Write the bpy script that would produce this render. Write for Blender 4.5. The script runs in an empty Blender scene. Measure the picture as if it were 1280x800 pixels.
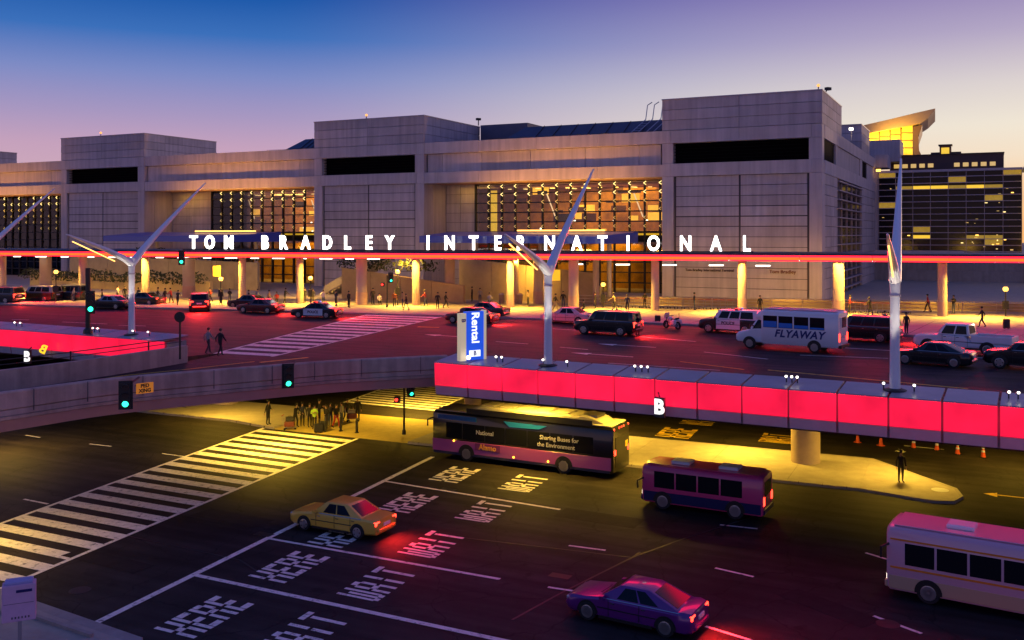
import bpy, bmesh, math, random
from mathutils import Vector, Matrix
R = random.Random(7)
S = bpy.context.scene
# ---------------------------------------------------------------- camera
FPX, HOR, CZ = 1200.0, 293.0, 14.0          # focal length in photo pixels, horizon row, eye height
cd = bpy.data.cameras.new('camera'); cam = bpy.data.objects.new('camera', cd); S.collection.objects.link(cam)
cam.location = (0, 0, CZ); cam.rotation_euler = (math.pi/2, 0, 0)
cd.sensor_width = 36; cd.lens = 36*FPX/1280; cd.shift_y = -(400-HOR)/1280
cd.clip_start = .3; cd.clip_end = 5000
S.camera = cam
# ---------------------------------------------------------------- world: dusk sky, sun just set behind the right of the terminal
SUN_AZ, SUN_EL = math.radians(45), math.radians(1.0)     # azimuth from +Y towards +X
W = bpy.data.worlds.new('World'); S.world = W; W.use_nodes = True
nt = W.node_tree; nt.nodes.clear()
def N(t, **k):
    n = nt.nodes.new(t)
    for a, v in k.items(): setattr(n, a, v)
    return n
def mathn(op, a, b=None, clamp=False):
    n = N('ShaderNodeMath', operation=op); n.use_clamp = clamp
    for i, v in enumerate((a, b)):
        if v is None: continue
        if isinstance(v, (int, float)): n.inputs[i].default_value = v
        else: nt.links.new(v, n.inputs[i])
    return n.outputs[0]
def ramp(fac, stops):
    n = N('ShaderNodeValToRGB'); cr = n.color_ramp
    while len(cr.elements) > 1: cr.elements.remove(cr.elements[-1])
    for i, (p, c) in enumerate(stops):
        e = cr.elements[0] if i == 0 else cr.elements.new(p)
        e.position = p; e.color = (*[srgb(v)/1.19 for v in c], 1)
    nt.links.new(fac, n.inputs[0]); return n.outputs[0]
def srgb(v):
    v /= 255.
    return v/12.92 if v <= .04045 else ((v+.055)/1.055)**2.4
tc = N('ShaderNodeTexCoord'); sep = N('ShaderNodeSeparateXYZ'); nt.links.new(tc.outputs['Generated'], sep.inputs[0])
el = mathn('DIVIDE', mathn('ARCSINE', sep.outputs[2]), math.pi/2, True)           # 0 horizon .. 1 zenith
# cosine of the azimuth to the sunset
hx = mathn('MULTIPLY', sep.outputs[0], math.sin(SUN_AZ)); hy = mathn('MULTIPLY', sep.outputs[1], math.cos(SUN_AZ))
hl = mathn('SQRT', mathn('ADD', mathn('MULTIPLY', sep.outputs[0], sep.outputs[0]), mathn('MULTIPLY', sep.outputs[1], sep.outputs[1])))
caz = mathn('DIVIDE', mathn('ADD', hx, hy), mathn('MAXIMUM', hl, 1e-4))
away = ramp(el, [(0, (210, 172, 184)), (.03, (208, 170, 186)), (.055, (196, 160, 188)), (.075, (166, 150, 192)), (.10, (124, 138, 196)), (.125, (56, 110, 186)), (.152, (8, 82, 166)), (.25, (40, 84, 164)), (1, (84, 88, 156))])
toward = ramp(el, [(0, (250, 186, 116)), (.03, (246, 204, 158)), (.045, (242, 222, 196)), (.065, (238, 229, 212)), (.09, (218, 209, 208)), (.12, (178, 165, 196)), (.152, (140, 124, 180)), (.28, (128, 114, 176)), (1, (84, 88, 156))])
ng = N('ShaderNodeMapRange'); ng.interpolation_type = 'SMOOTHSTEP'
ng.inputs['From Min'].default_value = .5; ng.inputs['From Max'].default_value = 1.0
nt.links.new(caz, ng.inputs[0])
mx = N('ShaderNodeMix', data_type='RGBA'); nt.links.new(ng.outputs[0], mx.inputs[0]); nt.links.new(away, mx.inputs[6]); nt.links.new(toward, mx.inputs[7])
sky = N('ShaderNodeTexSky', sky_type='NISHITA'); sky.sun_disc = False; sky.sun_elevation = SUN_EL; sky.sun_rotation = SUN_AZ
bg1 = N('ShaderNodeBackground'); bg1.inputs[1].default_value = 1.0; nt.links.new(mx.outputs[2], bg1.inputs[0])
bg2 = N('ShaderNodeBackground'); bg2.inputs[1].default_value = .005; nt.links.new(sky.outputs[0], bg2.inputs[0])
ad = N('ShaderNodeAddShader'); nt.links.new(bg1.outputs[0], ad.inputs[0]); nt.links.new(bg2.outputs[0], ad.inputs[1])
wo = N('ShaderNodeOutputWorld'); nt.links.new(ad.outputs[0], wo.inputs[0])
sd = bpy.data.lights.new('sun', 'SUN'); sd.energy = .5; sd.angle = math.radians(2); sd.color = (1, .62, .36)
so = bpy.data.objects.new('sun', sd); S.collection.objects.link(so)
so.rotation_euler = Vector((math.sin(SUN_AZ)*math.cos(SUN_EL), math.cos(SUN_AZ)*math.cos(SUN_EL), math.sin(SUN_EL))).to_track_quat('Z', 'Y').to_euler()
S.view_settings.view_transform = 'Standard'; S.view_settings.look = 'None'; S.view_settings.exposure = .25; S.view_settings.gamma = 1
S.cycles.max_bounces = 5; S.cycles.transparent_max_bounces = 8; S.cycles.sample_clamp_indirect = 4; S.cycles.use_denoising = True
S.cycles.caustics_reflective = False; S.cycles.caustics_refractive = False

# ---------------------------------------------------------------- helpers
def G(px, py, z=0.0):                        # photo pixel -> point on the level z
    Y = (CZ-z)*FPX/(py-HOR); return Vector(((px-640)/FPX*Y, Y, z))
def P(px, py, Y): return Vector(((px-640)/FPX*Y, Y, CZ-(py-HOR)/FPX*Y))
MATS = {}
def mat(name, col, rough=.6, metal=0., em=None, es=1., var=.0, vs=1., bump=0., bs=20., coat=0., spec=.5, streak=0., rnd=0., tracks=None, worn=False, emv=0.):
    if name in MATS: return MATS[name]
    m = bpy.data.materials.new(name); m.use_nodes = True; t = m.node_tree; b = t.nodes['Principled BSDF']
    b.inputs['Base Color'].default_value = (*col, 1); b.inputs['Roughness'].default_value = rough; b.inputs['Metallic'].default_value = metal
    b.inputs['Coat Weight'].default_value = coat; b.inputs['Specular IOR Level'].default_value = spec
    geo = t.nodes.new('ShaderNodeNewGeometry')
    if var:
        n = t.nodes.new('ShaderNodeTexNoise'); n.inputs['Scale'].default_value = vs; n.inputs['Detail'].default_value = 8; n.inputs['Roughness'].default_value = .65
        t.links.new(geo.outputs['Position'], n.inputs['Vector'])
        r = t.nodes.new('ShaderNodeMapRange'); r.inputs[1].default_value = .3; r.inputs[2].default_value = .7; r.inputs[3].default_value = 1-var; r.inputs[4].default_value = 1+var
        t.links.new(n.outputs[0], r.inputs[0]); fac = r.outputs[0]
        if streak:
            mp = t.nodes.new('ShaderNodeMapping'); mp.inputs['Scale'].default_value = (2.2, 2.2, .12)
            t.links.new(geo.outputs['Position'], mp.inputs[0])
            n2 = t.nodes.new('ShaderNodeTexNoise'); n2.inputs['Scale'].default_value = .8; n2.inputs['Detail'].default_value = 5; t.links.new(mp.outputs[0], n2.inputs['Vector'])
            r2 = t.nodes.new('ShaderNodeMapRange'); r2.inputs[1].default_value = .35; r2.inputs[2].default_value = .7; r2.inputs[3].default_value = 1+streak*.4; r2.inputs[4].default_value = 1-streak
            t.links.new(n2.outputs[0], r2.inputs[0])
            mm = t.nodes.new('ShaderNodeMath'); mm.operation = 'MULTIPLY'; t.links.new(fac, mm.inputs[0]); t.links.new(r2.outputs[0], mm.inputs[1]); fac = mm.outputs[0]
        mxn = t.nodes.new('ShaderNodeVectorMath'); mxn.operation = 'SCALE'; mxn.inputs[0].default_value = col; t.links.new(fac, mxn.inputs['Scale'])
        t.links.new(mxn.outputs[0], b.inputs['Base Color'])
    if rnd and var:
        oi = t.nodes.new('ShaderNodeObjectInfo'); rr_ = t.nodes.new('ShaderNodeMapRange'); rr_.inputs[3].default_value = 1-rnd; rr_.inputs[4].default_value = 1+rnd
        t.links.new(oi.outputs['Random'], rr_.inputs[0]); m2 = t.nodes.new('ShaderNodeVectorMath'); m2.operation = 'SCALE'; t.links.new(mxn.outputs[0], m2.inputs[0]); t.links.new(rr_.outputs[0], m2.inputs['Scale']); t.links.new(m2.outputs[0], b.inputs['Base Color'])
    if tracks:
        mp = t.nodes.new('ShaderNodeMapping'); mp.vector_type = 'TEXTURE'; mp.inputs['Rotation'].default_value = (0, 0, tracks); mp.inputs['Scale'].default_value = (14, .75, 1)
        t.links.new(geo.outputs['Position'], mp.inputs[0]); n3 = t.nodes.new('ShaderNodeTexNoise'); n3.inputs['Scale'].default_value = 1; n3.inputs['Detail'].default_value = 5; t.links.new(mp.outputs[0], n3.inputs['Vector'])
        r3 = t.nodes.new('ShaderNodeMapRange'); r3.inputs[1].default_value = .35; r3.inputs[2].default_value = .68; r3.inputs[3].default_value = .62; r3.inputs[4].default_value = 1.5; t.links.new(n3.outputs[0], r3.inputs[0])
        n4 = t.nodes.new('ShaderNodeTexNoise'); n4.inputs['Scale'].default_value = 1.1; n4.inputs['Detail'].default_value = 3; t.links.new(geo.outputs['Position'], n4.inputs['Vector'])
        r4 = t.nodes.new('ShaderNodeMapRange'); r4.inputs[1].default_value = .62; r4.inputs[2].default_value = .72; r4.inputs[3].default_value = 1; r4.inputs[4].default_value = .45; t.links.new(n4.outputs[0], r4.inputs[0])
        mm = t.nodes.new('ShaderNodeMath'); mm.operation = 'MULTIPLY'; t.links.new(r3.outputs[0], mm.inputs[0]); t.links.new(r4.outputs[0], mm.inputs[1])
        vo = t.nodes.new('ShaderNodeTexVoronoi'); vo.feature = 'DISTANCE_TO_EDGE'; vo.inputs['Scale'].default_value = .23; nz = t.nodes.new('ShaderNodeTexNoise'); nz.inputs['Scale'].default_value = .9; nz.inputs['Detail'].default_value = 6; t.links.new(geo.outputs['Position'], nz.inputs['Vector'])
        av = t.nodes.new('ShaderNodeVectorMath'); av.operation = 'ADD'; t.links.new(geo.outputs['Position'], av.inputs[0]); t.links.new(nz.outputs['Color'], av.inputs[1]); t.links.new(av.outputs[0], vo.inputs['Vector'])
        r5 = t.nodes.new('ShaderNodeMapRange'); r5.inputs[1].default_value = .002; r5.inputs[2].default_value = .009; r5.inputs[3].default_value = .35; r5.inputs[4].default_value = 1; t.links.new(vo.outputs[0], r5.inputs[0])
        m3 = t.nodes.new('ShaderNodeMath'); m3.operation = 'MULTIPLY'; t.links.new(mm.outputs[0], m3.inputs[0]); t.links.new(r5.outputs[0], m3.inputs[1])
        m2 = t.nodes.new('ShaderNodeVectorMath'); m2.operation = 'SCALE'; t.links.new(mxn.outputs[0], m2.inputs[0]); t.links.new(m3.outputs[0], m2.inputs['Scale']); t.links.new(m2.outputs[0], b.inputs['Base Color'])
    if worn:
        n6 = t.nodes.new('ShaderNodeTexNoise'); n6.inputs['Scale'].default_value = 3.2; n6.inputs['Detail'].default_value = 9; n6.inputs['Roughness'].default_value = .72; t.links.new(geo.outputs['Position'], n6.inputs['Vector'])
        r6 = t.nodes.new('ShaderNodeMapRange'); r6.inputs[1].default_value = .34; r6.inputs[2].default_value = .46; r6.inputs[3].default_value = .16; r6.inputs[4].default_value = 1; t.links.new(n6.outputs[0], r6.inputs[0])
        m2 = t.nodes.new('ShaderNodeVectorMath'); m2.operation = 'SCALE'; t.links.new(mxn.outputs[0], m2.inputs[0]); t.links.new(r6.outputs[0], m2.inputs['Scale']); t.links.new(m2.outputs[0], b.inputs['Base Color'])
    if emv:
        n7 = t.nodes.new('ShaderNodeTexNoise'); n7.inputs['Scale'].default_value = .55; n7.inputs['Detail'].default_value = 3; t.links.new(geo.outputs['Position'], n7.inputs['Vector'])
        r7 = t.nodes.new('ShaderNodeMapRange'); r7.inputs[1].default_value = .3; r7.inputs[2].default_value = .72; r7.inputs[3].default_value = es*(1-emv); r7.inputs[4].default_value = es*(1+emv); t.links.new(n7.outputs[0], r7.inputs[0]); t.links.new(r7.outputs[0], b.inputs['Emission Strength'])
    if bump:
        n = t.nodes.new('ShaderNodeTexNoise'); n.inputs['Scale'].default_value = bs; n.inputs['Detail'].default_value = 6
        t.links.new(geo.outputs['Position'], n.inputs['Vector'])
        bp = t.nodes.new('ShaderNodeBump'); bp.inputs['Strength'].default_value = bump; bp.inputs['Distance'].default_value = .03
        t.links.new(n.outputs[0], bp.inputs['Height']); t.links.new(bp.outputs[0], b.inputs['Normal'])
    if em:
        b.inputs['Emission Color'].default_value = (*em, 1); b.inputs['Emission Strength'].default_value = es
    MATS[name] = m; return m
def glass_mat(name, tint, refl=.25, rough=.03):
    m = bpy.data.materials.new(name); m.use_nodes = True; t = m.node_tree; t.nodes.clear()
    o = t.nodes.new('ShaderNodeOutputMaterial'); tr = t.nodes.new('ShaderNodeBsdfTransparent'); tr.inputs[0].default_value = (*tint, 1)
    g = t.nodes.new('ShaderNodeBsdfGlossy'); g.inputs['Roughness'].default_value = rough; g.inputs[0].default_value = (.35, .34, .4, 1)
    f = t.nodes.new('ShaderNodeFresnel'); f.inputs[0].default_value = 1.5; a = t.nodes.new('ShaderNodeMath'); a.operation = 'MULTIPLY_ADD'; a.inputs[1].default_value = 1; a.inputs[2].default_value = refl*.2
    x = t.nodes.new('ShaderNodeMixShader'); t.links.new(f.outputs[0], a.inputs[0]); t.links.new(a.outputs[0], x.inputs[0]); t.links.new(tr.outputs[0], x.inputs[1]); t.links.new(g.outputs[0], x.inputs[2]); t.links.new(x.outputs[0], o.inputs[0])
    return m
C = S.collection
NAMES = {}
def link(o, parent=None):
    C.objects.link(o)
    if parent is not None: o.parent = parent
    return o
def tag(o, label=None, cat=None, group=None, kind=None):
    if label: o['label'] = label
    if cat: o['category'] = cat
    if group: o['group'] = group
    if kind: o['kind'] = kind
    return o
def thing(name, label=None, cat=None, loc=(0, 0, 0), rz=0., group=None, kind=None):
    o = bpy.data.objects.new(name, None); o.empty_display_size = .2; o.location = loc; o.rotation_euler = (0, 0, rz)
    link(o); tag(o, label, cat, group, kind); return o
class M:
    """collects shapes; done() links them as one mesh object"""
    def __init__(s): s.bm = bmesh.new(); s.mi = 0
    def _f(s, vs):
        try: f = s.bm.faces.new(vs); f.material_index = s.mi; return f
        except ValueError: return None
    def box(s, c, size, rz=0., mtx=None):
        hx, hy, hz = size[0]/2, size[1]/2, size[2]/2; T = Matrix.Translation(c) @ (mtx if mtx is not None else Matrix.Rotation(rz, 4, 'Z'))
        v = [s.bm.verts.new(T @ Vector((x*hx, y*hy, z*hz))) for x in (-1, 1) for y in (-1, 1) for z in (-1, 1)]
        for q in ((0, 1, 3, 2), (4, 6, 7, 5), (0, 4, 5, 1), (2, 3, 7, 6), (0, 2, 6, 4), (1, 5, 7, 3)): s._f([v[i] for i in q])
        return s
    def hexa(s, p):                              # 8 points: bottom ring of 4 then top ring of 4
        v = [s.bm.verts.new(q) for q in p]
        for q in ((3, 2, 1, 0), (4, 5, 6, 7), (0, 1, 5, 4), (1, 2, 6, 5), (2, 3, 7, 6), (3, 0, 4, 7)): s._f([v[i] for i in q])
        return s
    def prism(s, poly, z0, z1):
        a = [s.bm.verts.new((p[0], p[1], z0)) for p in poly]; b = [s.bm.verts.new((p[0], p[1], z1)) for p in poly]; n = len(poly)
        s._f(a[::-1]); s._f(b)
        for i in range(n): s._f([a[i], a[(i+1) % n], b[(i+1) % n], b[i]])
        return s
    def loft(s, rings, caps=True, closed=True):
        vv = [[s.bm.verts.new(p) for p in r] for r in rings]; n = len(rings[0])
        for a, b in zip(vv, vv[1:]):
            for i in range(n if closed else n-1): s._f([a[i], a[(i+1) % n], b[(i+1) % n], b[i]])
        if caps: s._f(vv[0][::-1]); s._f(vv[-1])
        return s
    def tube(s, pts, r, n=8):
        pts = [Vector(p) for p in pts]; rr = r if isinstance(r, (list, tuple)) else [r]*len(pts); rings = []
        for i, p in enumerate(pts):
            d = (pts[min(i+1, len(pts)-1)]-pts[max(i-1, 0)]).normalized()
            a = d.cross(Vector((0, 0, 1))) if abs(d.z) < .95 else d.cross(Vector((0, 1, 0)))
            a.normalize(); b = d.cross(a)
            rings.append([p+(a*math.cos(2*math.pi*k/n)+b*math.sin(2*math.pi*k/n))*rr[i] for k in range(n)])
        return s.loft(rings)
    def lathe(s, c, prof, n=16):
        c = Vector(c); return s.loft([[c+Vector((r*math.cos(2*math.pi*k/n), r*math.sin(2*math.pi*k/n), z)) for k in range(n)] for r, z in prof])
    def sweep(s, path, prof):                    # profile (offset to the left of travel, z) along a plan path
        rings = []
        for i, p in enumerate(path):
            a = Vector(path[max(i-1, 0)][:2]); b = Vector(path[min(i+1, len(path)-1)][:2]); d = (b-a).normalized(); nl = Vector((-d.y, d.x))
            rings.append([Vector((p[0]+nl.x*o, p[1]+nl.y*o, z)) for o, z in prof])
        return s.loft(rings)
    def sphere(s, c, r, sc=(1, 1, 1), n=10):
        rings = []
        for i in range(1, n//2): 
            t = math.pi*i/(n//2); rings.append([Vector((c[0]+r*sc[0]*math.sin(t)*math.cos(2*math.pi*k/n), c[1]+r*sc[1]*math.sin(t)*math.sin(2*math.pi*k/n), c[2]-r*sc[2]*math.cos(t))) for k in range(n)])
        return s.loft(rings)
    def done(s, name, mats, parent=None, smooth=False, bevel=0., local=False, seg=1):
        if not isinstance(mats, (list, tuple)): mats = [mats]
        bmesh.ops.recalc_face_normals(s.bm, faces=s.bm.faces[:])
        if bevel: bmesh.ops.bevel(s.bm, geom=[e for e in s.bm.edges if e.is_manifold and e.calc_face_angle(0) > .5], offset=bevel, segments=seg, affect='EDGES', profile=.6)
        me = bpy.data.meshes.new(name); s.bm.to_mesh(me); s.bm.free()
        for m in mats: me.materials.append(m)
        o = bpy.data.objects.new(name, me); link(o, parent)
        if parent is not None and not local:
            w = parent.matrix_basis; q = parent
            while q.parent is not None: q = q.parent; w = q.matrix_basis @ w
            me.transform(w.inverted())
        elif parent is None and not local:
            xs = [v.co for v in me.vertices]; c = Vector((sum(v.x for v in xs)/len(xs), sum(v.y for v in xs)/len(xs), min(v.z for v in xs)))
            me.transform(Matrix.Translation(-c)); o.location = c
        if smooth: me.shade_smooth(); me.set_sharp_from_angle(angle=math.radians(38))
        return o
CUBES = {}
def piece(name, m, parent, c, size, rz=0.):      # a box part sharing one bevelled unit cube per material; world coordinates
    if m.name not in CUBES:
        q = M(); q.box((0, 0, 0), (1, 1, 1)); o = q.done(name, m, None, local=True); CUBES[m.name] = o.data
    else:
        o = bpy.data.objects.new(name, CUBES[m.name]); link(o)
    w = Matrix.Translation(c) @ Matrix.Rotation(rz, 4, 'Z')
    if parent is not None:
        o.parent = parent; b = parent.matrix_basis; q = parent
        while q.parent is not None: q = q.parent; b = q.matrix_basis @ b
        w = b.inverted() @ w
    o.location = w.to_translation(); o.rotation_euler = w.to_euler(); 
    ps = parent.scale if parent is not None else (1, 1, 1)
    o.scale = (size[0], size[1], size[2])
    return o
def copy_tree(o, parent=None):
    c = o.copy(); C.objects.link(c); c.parent = parent
    for ch in list(o.children): copy_tree(ch, c)
    return c
TEXTS = {}
def text_mesh(txt, size, depth=.02, bold=0., shear=0., space=1.):
    key = (txt, size, depth, bold, shear, space)
    if key in TEXTS: return TEXTS[key].copy()
    cu = bpy.data.curves.new('t', 'FONT'); cu.body = txt; cu.size = size; cu.extrude = depth/2; cu.offset = bold; cu.align_x = 'CENTER'; cu.align_y = 'CENTER'; cu.shear = shear; cu.space_character = space; cu.resolution_u = 3
    o = bpy.data.objects.new('t', cu); C.objects.link(o); dg = bpy.context.evaluated_depsgraph_get(); me = bpy.data.meshes.new_from_object(o.evaluated_get(dg)); bpy.data.objects.remove(o); bpy.data.curves.remove(cu)
    TEXTS[key] = me; return me
def text(txt, size, m, parent, loc, xdir, up, depth=.02, bold=0., name='lettering', shear=0., space=1., local=False):
    me = text_mesh(txt, size, depth, bold, shear, space); me.materials.clear(); me.materials.append(m)
    x = Vector(xdir).normalized(); u = Vector(up); z = x.cross(u).normalized(); y = z.cross(x)
    w = Matrix((x, y, z)).transposed().to_4x4(); w.translation = Vector(loc)
    o = bpy.data.objects.new(name, me); link(o, parent)
    if parent is not None and not local:
        b = parent.matrix_basis; q = parent
        while q.parent is not None: q = q.parent; b = q.matrix_basis @ b
        w = b.inverted() @ w
    o.matrix_basis = w; return o
def lamp(kind, loc, energy, col, size=.5, sizey=None, aim=None, spread=180, spot=100, parent=None, name='lamp_light'):
    l = bpy.data.lights.new(name, kind); l.energy = energy; l.color = col
    if kind == 'AREA':
        l.size = size; l.spread = math.radians(spread)
        if sizey: l.shape = 'RECTANGLE'; l.size_y = sizey
    else: l.shadow_soft_size = size
    if kind == 'SPOT': l.spot_size = math.radians(spot); l.spot_blend = .6
    o = bpy.data.objects.new(name, l); C.objects.link(o); o.location = loc
    d = Vector(aim)-Vector(loc) if aim is not None else Vector((0, 0, -1)); o.rotation_euler = d.to_track_quat('-Z', 'Y').to_euler()
    if parent is not None:
        o.parent = parent; o.matrix_basis = parent.matrix_basis.inverted() @ (Matrix.Translation(o.location) @ o.rotation_euler.to_matrix().to_4x4())
    return o

# ---------------------------------------------------------------- materials
AMBER, SODIUM, WARM = (1, .55, .06), (1, .5, .07), (1, .8, .5)
concrete = mat('facade concrete', (.50, .425, .43), .75, rnd=.10, var=.1, vs=.35, streak=.2, bump=.12, bs=6)
concrete_b = mat('beam concrete', (.55, .465, .465), .75, rnd=.05, var=.08, vs=.3, streak=.18, bump=.1, bs=6)
joint = mat('joint shadow gap', (.10, .085, .09), .9)
plain_conc = mat('grey concrete', (.30, .27, .27), .8, var=.16, vs=.8, streak=.18, bump=.2, bs=8)
ramp_conc = mat('ramp concrete', (.47, .34, .28), .8, var=.2, vs=.7, streak=.3, bump=.25, bs=7)
soffit_conc = mat('soffit concrete', (.48, .27, .22), .85, var=.1, vs=.6)
asphalt = mat('lower asphalt', (.024, .019, .019), .7, var=.42, vs=.4, bump=.35, bs=30, spec=.2, tracks=2.682)
asphalt_u = mat('upper asphalt', (.056, .030, .033), .65, spec=.12, tracks=2.75, var=.35, vs=.35, bump=.3, bs=25)
patch2 = mat('asphalt repair', (.024, .018, .018), .75, var=.3, vs=1.5, bump=.3, bs=30, spec=.15)
patch_m = mat('tar patch', (.018, .016, .018), .5, var=.3, vs=2)
sidewalk_m = mat('sidewalk concrete', (.38, .33, .28), .8, var=.15, vs=1.2, bump=.2, bs=12)
kerb_m = mat('kerb concrete', (.33, .29, .26), .8, var=.15, vs=2)
redkerb = mat('red kerb paint', (.35, .03, .04), .6, var=.25, vs=4)
paint_w = mat('white road paint', (.86, .80, .72), .6, var=.16, vs=3, worn=True)
paint_y = mat('yellow road paint', (.85, .55, .04), .6, var=.15, vs=3, worn=True)
white_m = mat('white powder coat', (.82, .80, .82), .35, coat=.3)
metal_roof = mat('dark metal roof', (.05, .06, .10), .4, metal=.6, var=.15, vs=1)
cap_m = mat('grey metal coping', (.34, .30, .36), .36, metal=.3, var=.12, vs=.9)
band_m = mat('grey lower band', (.52, .43, .45), .6, var=.1, vs=1)
black_void = mat('dark louvre opening', (.006, .005, .006), .9, spec=.05)
dark_metal = mat('dark metal', (.03, .028, .032), .5, metal=.4)
steel = mat('brushed steel', (.45, .44, .46), .35, metal=.9)
alu = mat('mullion aluminium', (.46, .38, .43), .5, metal=.1)
red_panel = mat('red lit panel', (.25, .0, .03), .22, em=(1.0, .012, .060), es=.9, emv=.22)
led_red = mat('red ribbon light', (.3, .02, .02), .5, em=(1, .006, .02), es=4.5)
led_orange = mat('orange ribbon light', (.3, .1, .02), .5, em=(1, .11, .008), es=1.7)
letter_m = mat('lit letter', (.9, .9, .9), .5, em=(1, .94, .86), es=5)
lamp_white = mat('white lamp lens', (.9, .9, .9), .5, em=(1, .90, .74), es=4)
lamp_amber = mat('amber lamp lens', (.9, .7, .3), .5, em=(1, .50, .08), es=2.6)
green_on = mat('green signal lens', (.05, .4, .3), .3, em=(.02, 1, .48), es=4)
red_on = mat('red signal lens', (.4, .03, .02), .3, em=(1, .03, .02), es=4)
sig_off = mat('unlit signal lens', (.03, .012, .01), .3)
black_m = mat('black enamel', (.012, .012, .013), .4)
rubber = mat('black rubber', (.014, .014, .015), .8)
orange_m = mat('orange plastic', (.85, .12, .02), .5, var=.1, vs=6)
orange_sign = mat('orange sign sheet', (.85, .32, .03), .6, em=(.9, .3, .03), es=.25)
gl_hall = glass_mat('hall glass', (.92, .88, .80), .35)
lit_dim = mat('dim office ceiling', (.5, .4, .1), .6, em=(1, .6, .05), es=.22, var=.4, vs=1.2)
gl_dark = mat('dark curtain glass', (.008, .007, .010), .12, spec=.18)
car_glass = mat('tinted car glass', (.010, .011, .015), .1, spec=.22)
brown_i = mat('brown interior panel', (.10, .045, .01), .7)
warm_wall = mat('warm interior wall', (.42, .23, .03), .8, var=.5, vs=.6)
lit_strip = mat('lit office ceiling', (.8, .6, .1), .6, em=(1, .62, .04), es=.75, var=.35, vs=1.2)
lit_warm = mat('lit hall panel', (.8, .5, .1), .6, em=(1, .56, .05), es=1.1, var=.5, vs=.7)
chev = mat('hall sconce light', (.9, .9, .7), .5, em=(1, .76, .26), es=1.5)
chev_dim = mat('dim hall sconce', (.9, .8, .5), .5, em=(1, .62, .12), es=.5)

# ---------------------------------------------------------------- ground, lower road
gm = M(); gm.prism([(-900, -200), (900, -200), (900, 1600), (-900, 1600)], -.6, -.03); tag(gm.done('ground', plain_conc), kind='structure')
lr = M()
n = 30
for i in range(n):
    pass
lr.prism([(-150, 6), (150, 6), (150, 112), (-150, 112)], -.02, 0); tag(lr.done('lower_road', asphalt), kind='structure')
U = Vector((-.896, .4437)); NV = Vector((.4437, .896)); UA = math.atan2(U.y, U.x)
LAY = [0]
def strip(a, b, w, m, name='road_line', z=0., parent=None, kind='structure'):
    LAY[0] += 1; zz = z+.006+.0004*(LAY[0] % 8)
    a, b = Vector(a[:2]), Vector(b[:2]); d = (b-a).normalized(); nn = Vector((-d.y, d.x))*w/2
    o = M().prism([a-nn, b-nn, b+nn, a+nn], zz-.003, zz).done(name, m, parent)
    if parent is None: tag(o, kind=kind)
    return o
# tar seams and patches on the asphalt
for pts in ([(640, 775), (700, 742), (790, 697), (800, 690)], [(560, 670), (680, 684), (790, 697)], [(790, 697), (850, 675), (960, 640)], [(90, 655), (300, 700), (330, 720)]):
    for a, b in zip(pts, pts[1:]): strip(G(*a), G(*b), .10, patch_m, 'tar_seam')
for a, b_, w_ in (((700, 640), (800, 655), 1.6), ((985, 740), (1090, 780), 1.2), ((250, 640), (330, 655), 1.4), ((90, 690), (180, 712), 1.1)): strip(G(*a), G(*b_), w_, patch2, 'tar_patch')
for x, y in ((560, 612), (330, 668), (700, 720)):
    c_ = G(x, y); tag(M().box((c_.x, c_.y, .003), (.9, .5, .008), 2.68).done('road_drain', patch_m), kind='structure')
# crosswalks
def meet(p, d, a, b):
    e = (b-a).to_2d(); w = (a-p).to_2d(); t = (w.x*e.y-w.y*e.x)/(d.x*e.y-d.y*e.x); return Vector((p.x+d.x*t, p.y+d.y*t, p.z))
def crosswalk(a0, a1, b0, b1, n, m, z, skip=(), cover=.52, edge=.22, along=None):
    d = along or U; b0, b1 = meet(a0, d, b0, b1), meet(a1, d, b0, b1)
    t = thing('crosswalk', kind='structure', loc=((a0+b1)/2).to_tuple())
    strip(a0, a1, edge, m, 'edge_line', z, t); strip(b0, b1, edge, m, 'edge_line', z, t)
    for i in range(n):
        if i in skip: continue
        f0, f1 = (i+.12)/n, (i+.12+cover)/n
        q = [a0.lerp(a1, f0), b0.lerp(b1, f0), b0.lerp(b1, f1), a0.lerp(a1, f1)]
        c = sum(q, Vector())/4; q = [c+(p-c)*.985 for p in q]
        M().prism(q, z+.003, z+.0075).done('stripe', m, t)
    return t
crosswalk(G(-160, 713), G(330, 535), G(-140, 795), G(452, 546), 21, paint_w, 0)
crosswalk(G(430, 503), G(497, 479), G(500, 531), G(580, 497), 11, paint_w, 0)
strip(G(105, 786), G(541, 571), .30, paint_w, 'stop_line')
L1a = G(245, 718)
strip(G(245, 719), G(640, 803), .26, paint_w); strip(G(335, 673), G(625, 724), .2, paint_w); strip(G(478, 601), G(700, 637), .2, paint_w)
for a, b in (((685, 734), (745, 743)), ((711, 682), (757, 688)), ((894, 710), (942, 721)), ((900, 656), (947, 661)), ((1082, 691), (1135, 707)), ((1092, 770), (1152, 792)), ((882, 783), (940, 801)),
             ((32, 544), (50, 547)), ((112, 555), (139, 558)), ((203, 567), (232, 571)), ((30, 624), (60, 630))):
    strip(G(*a), G(*b), .15, paint_w, 'lane_dash')
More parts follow.
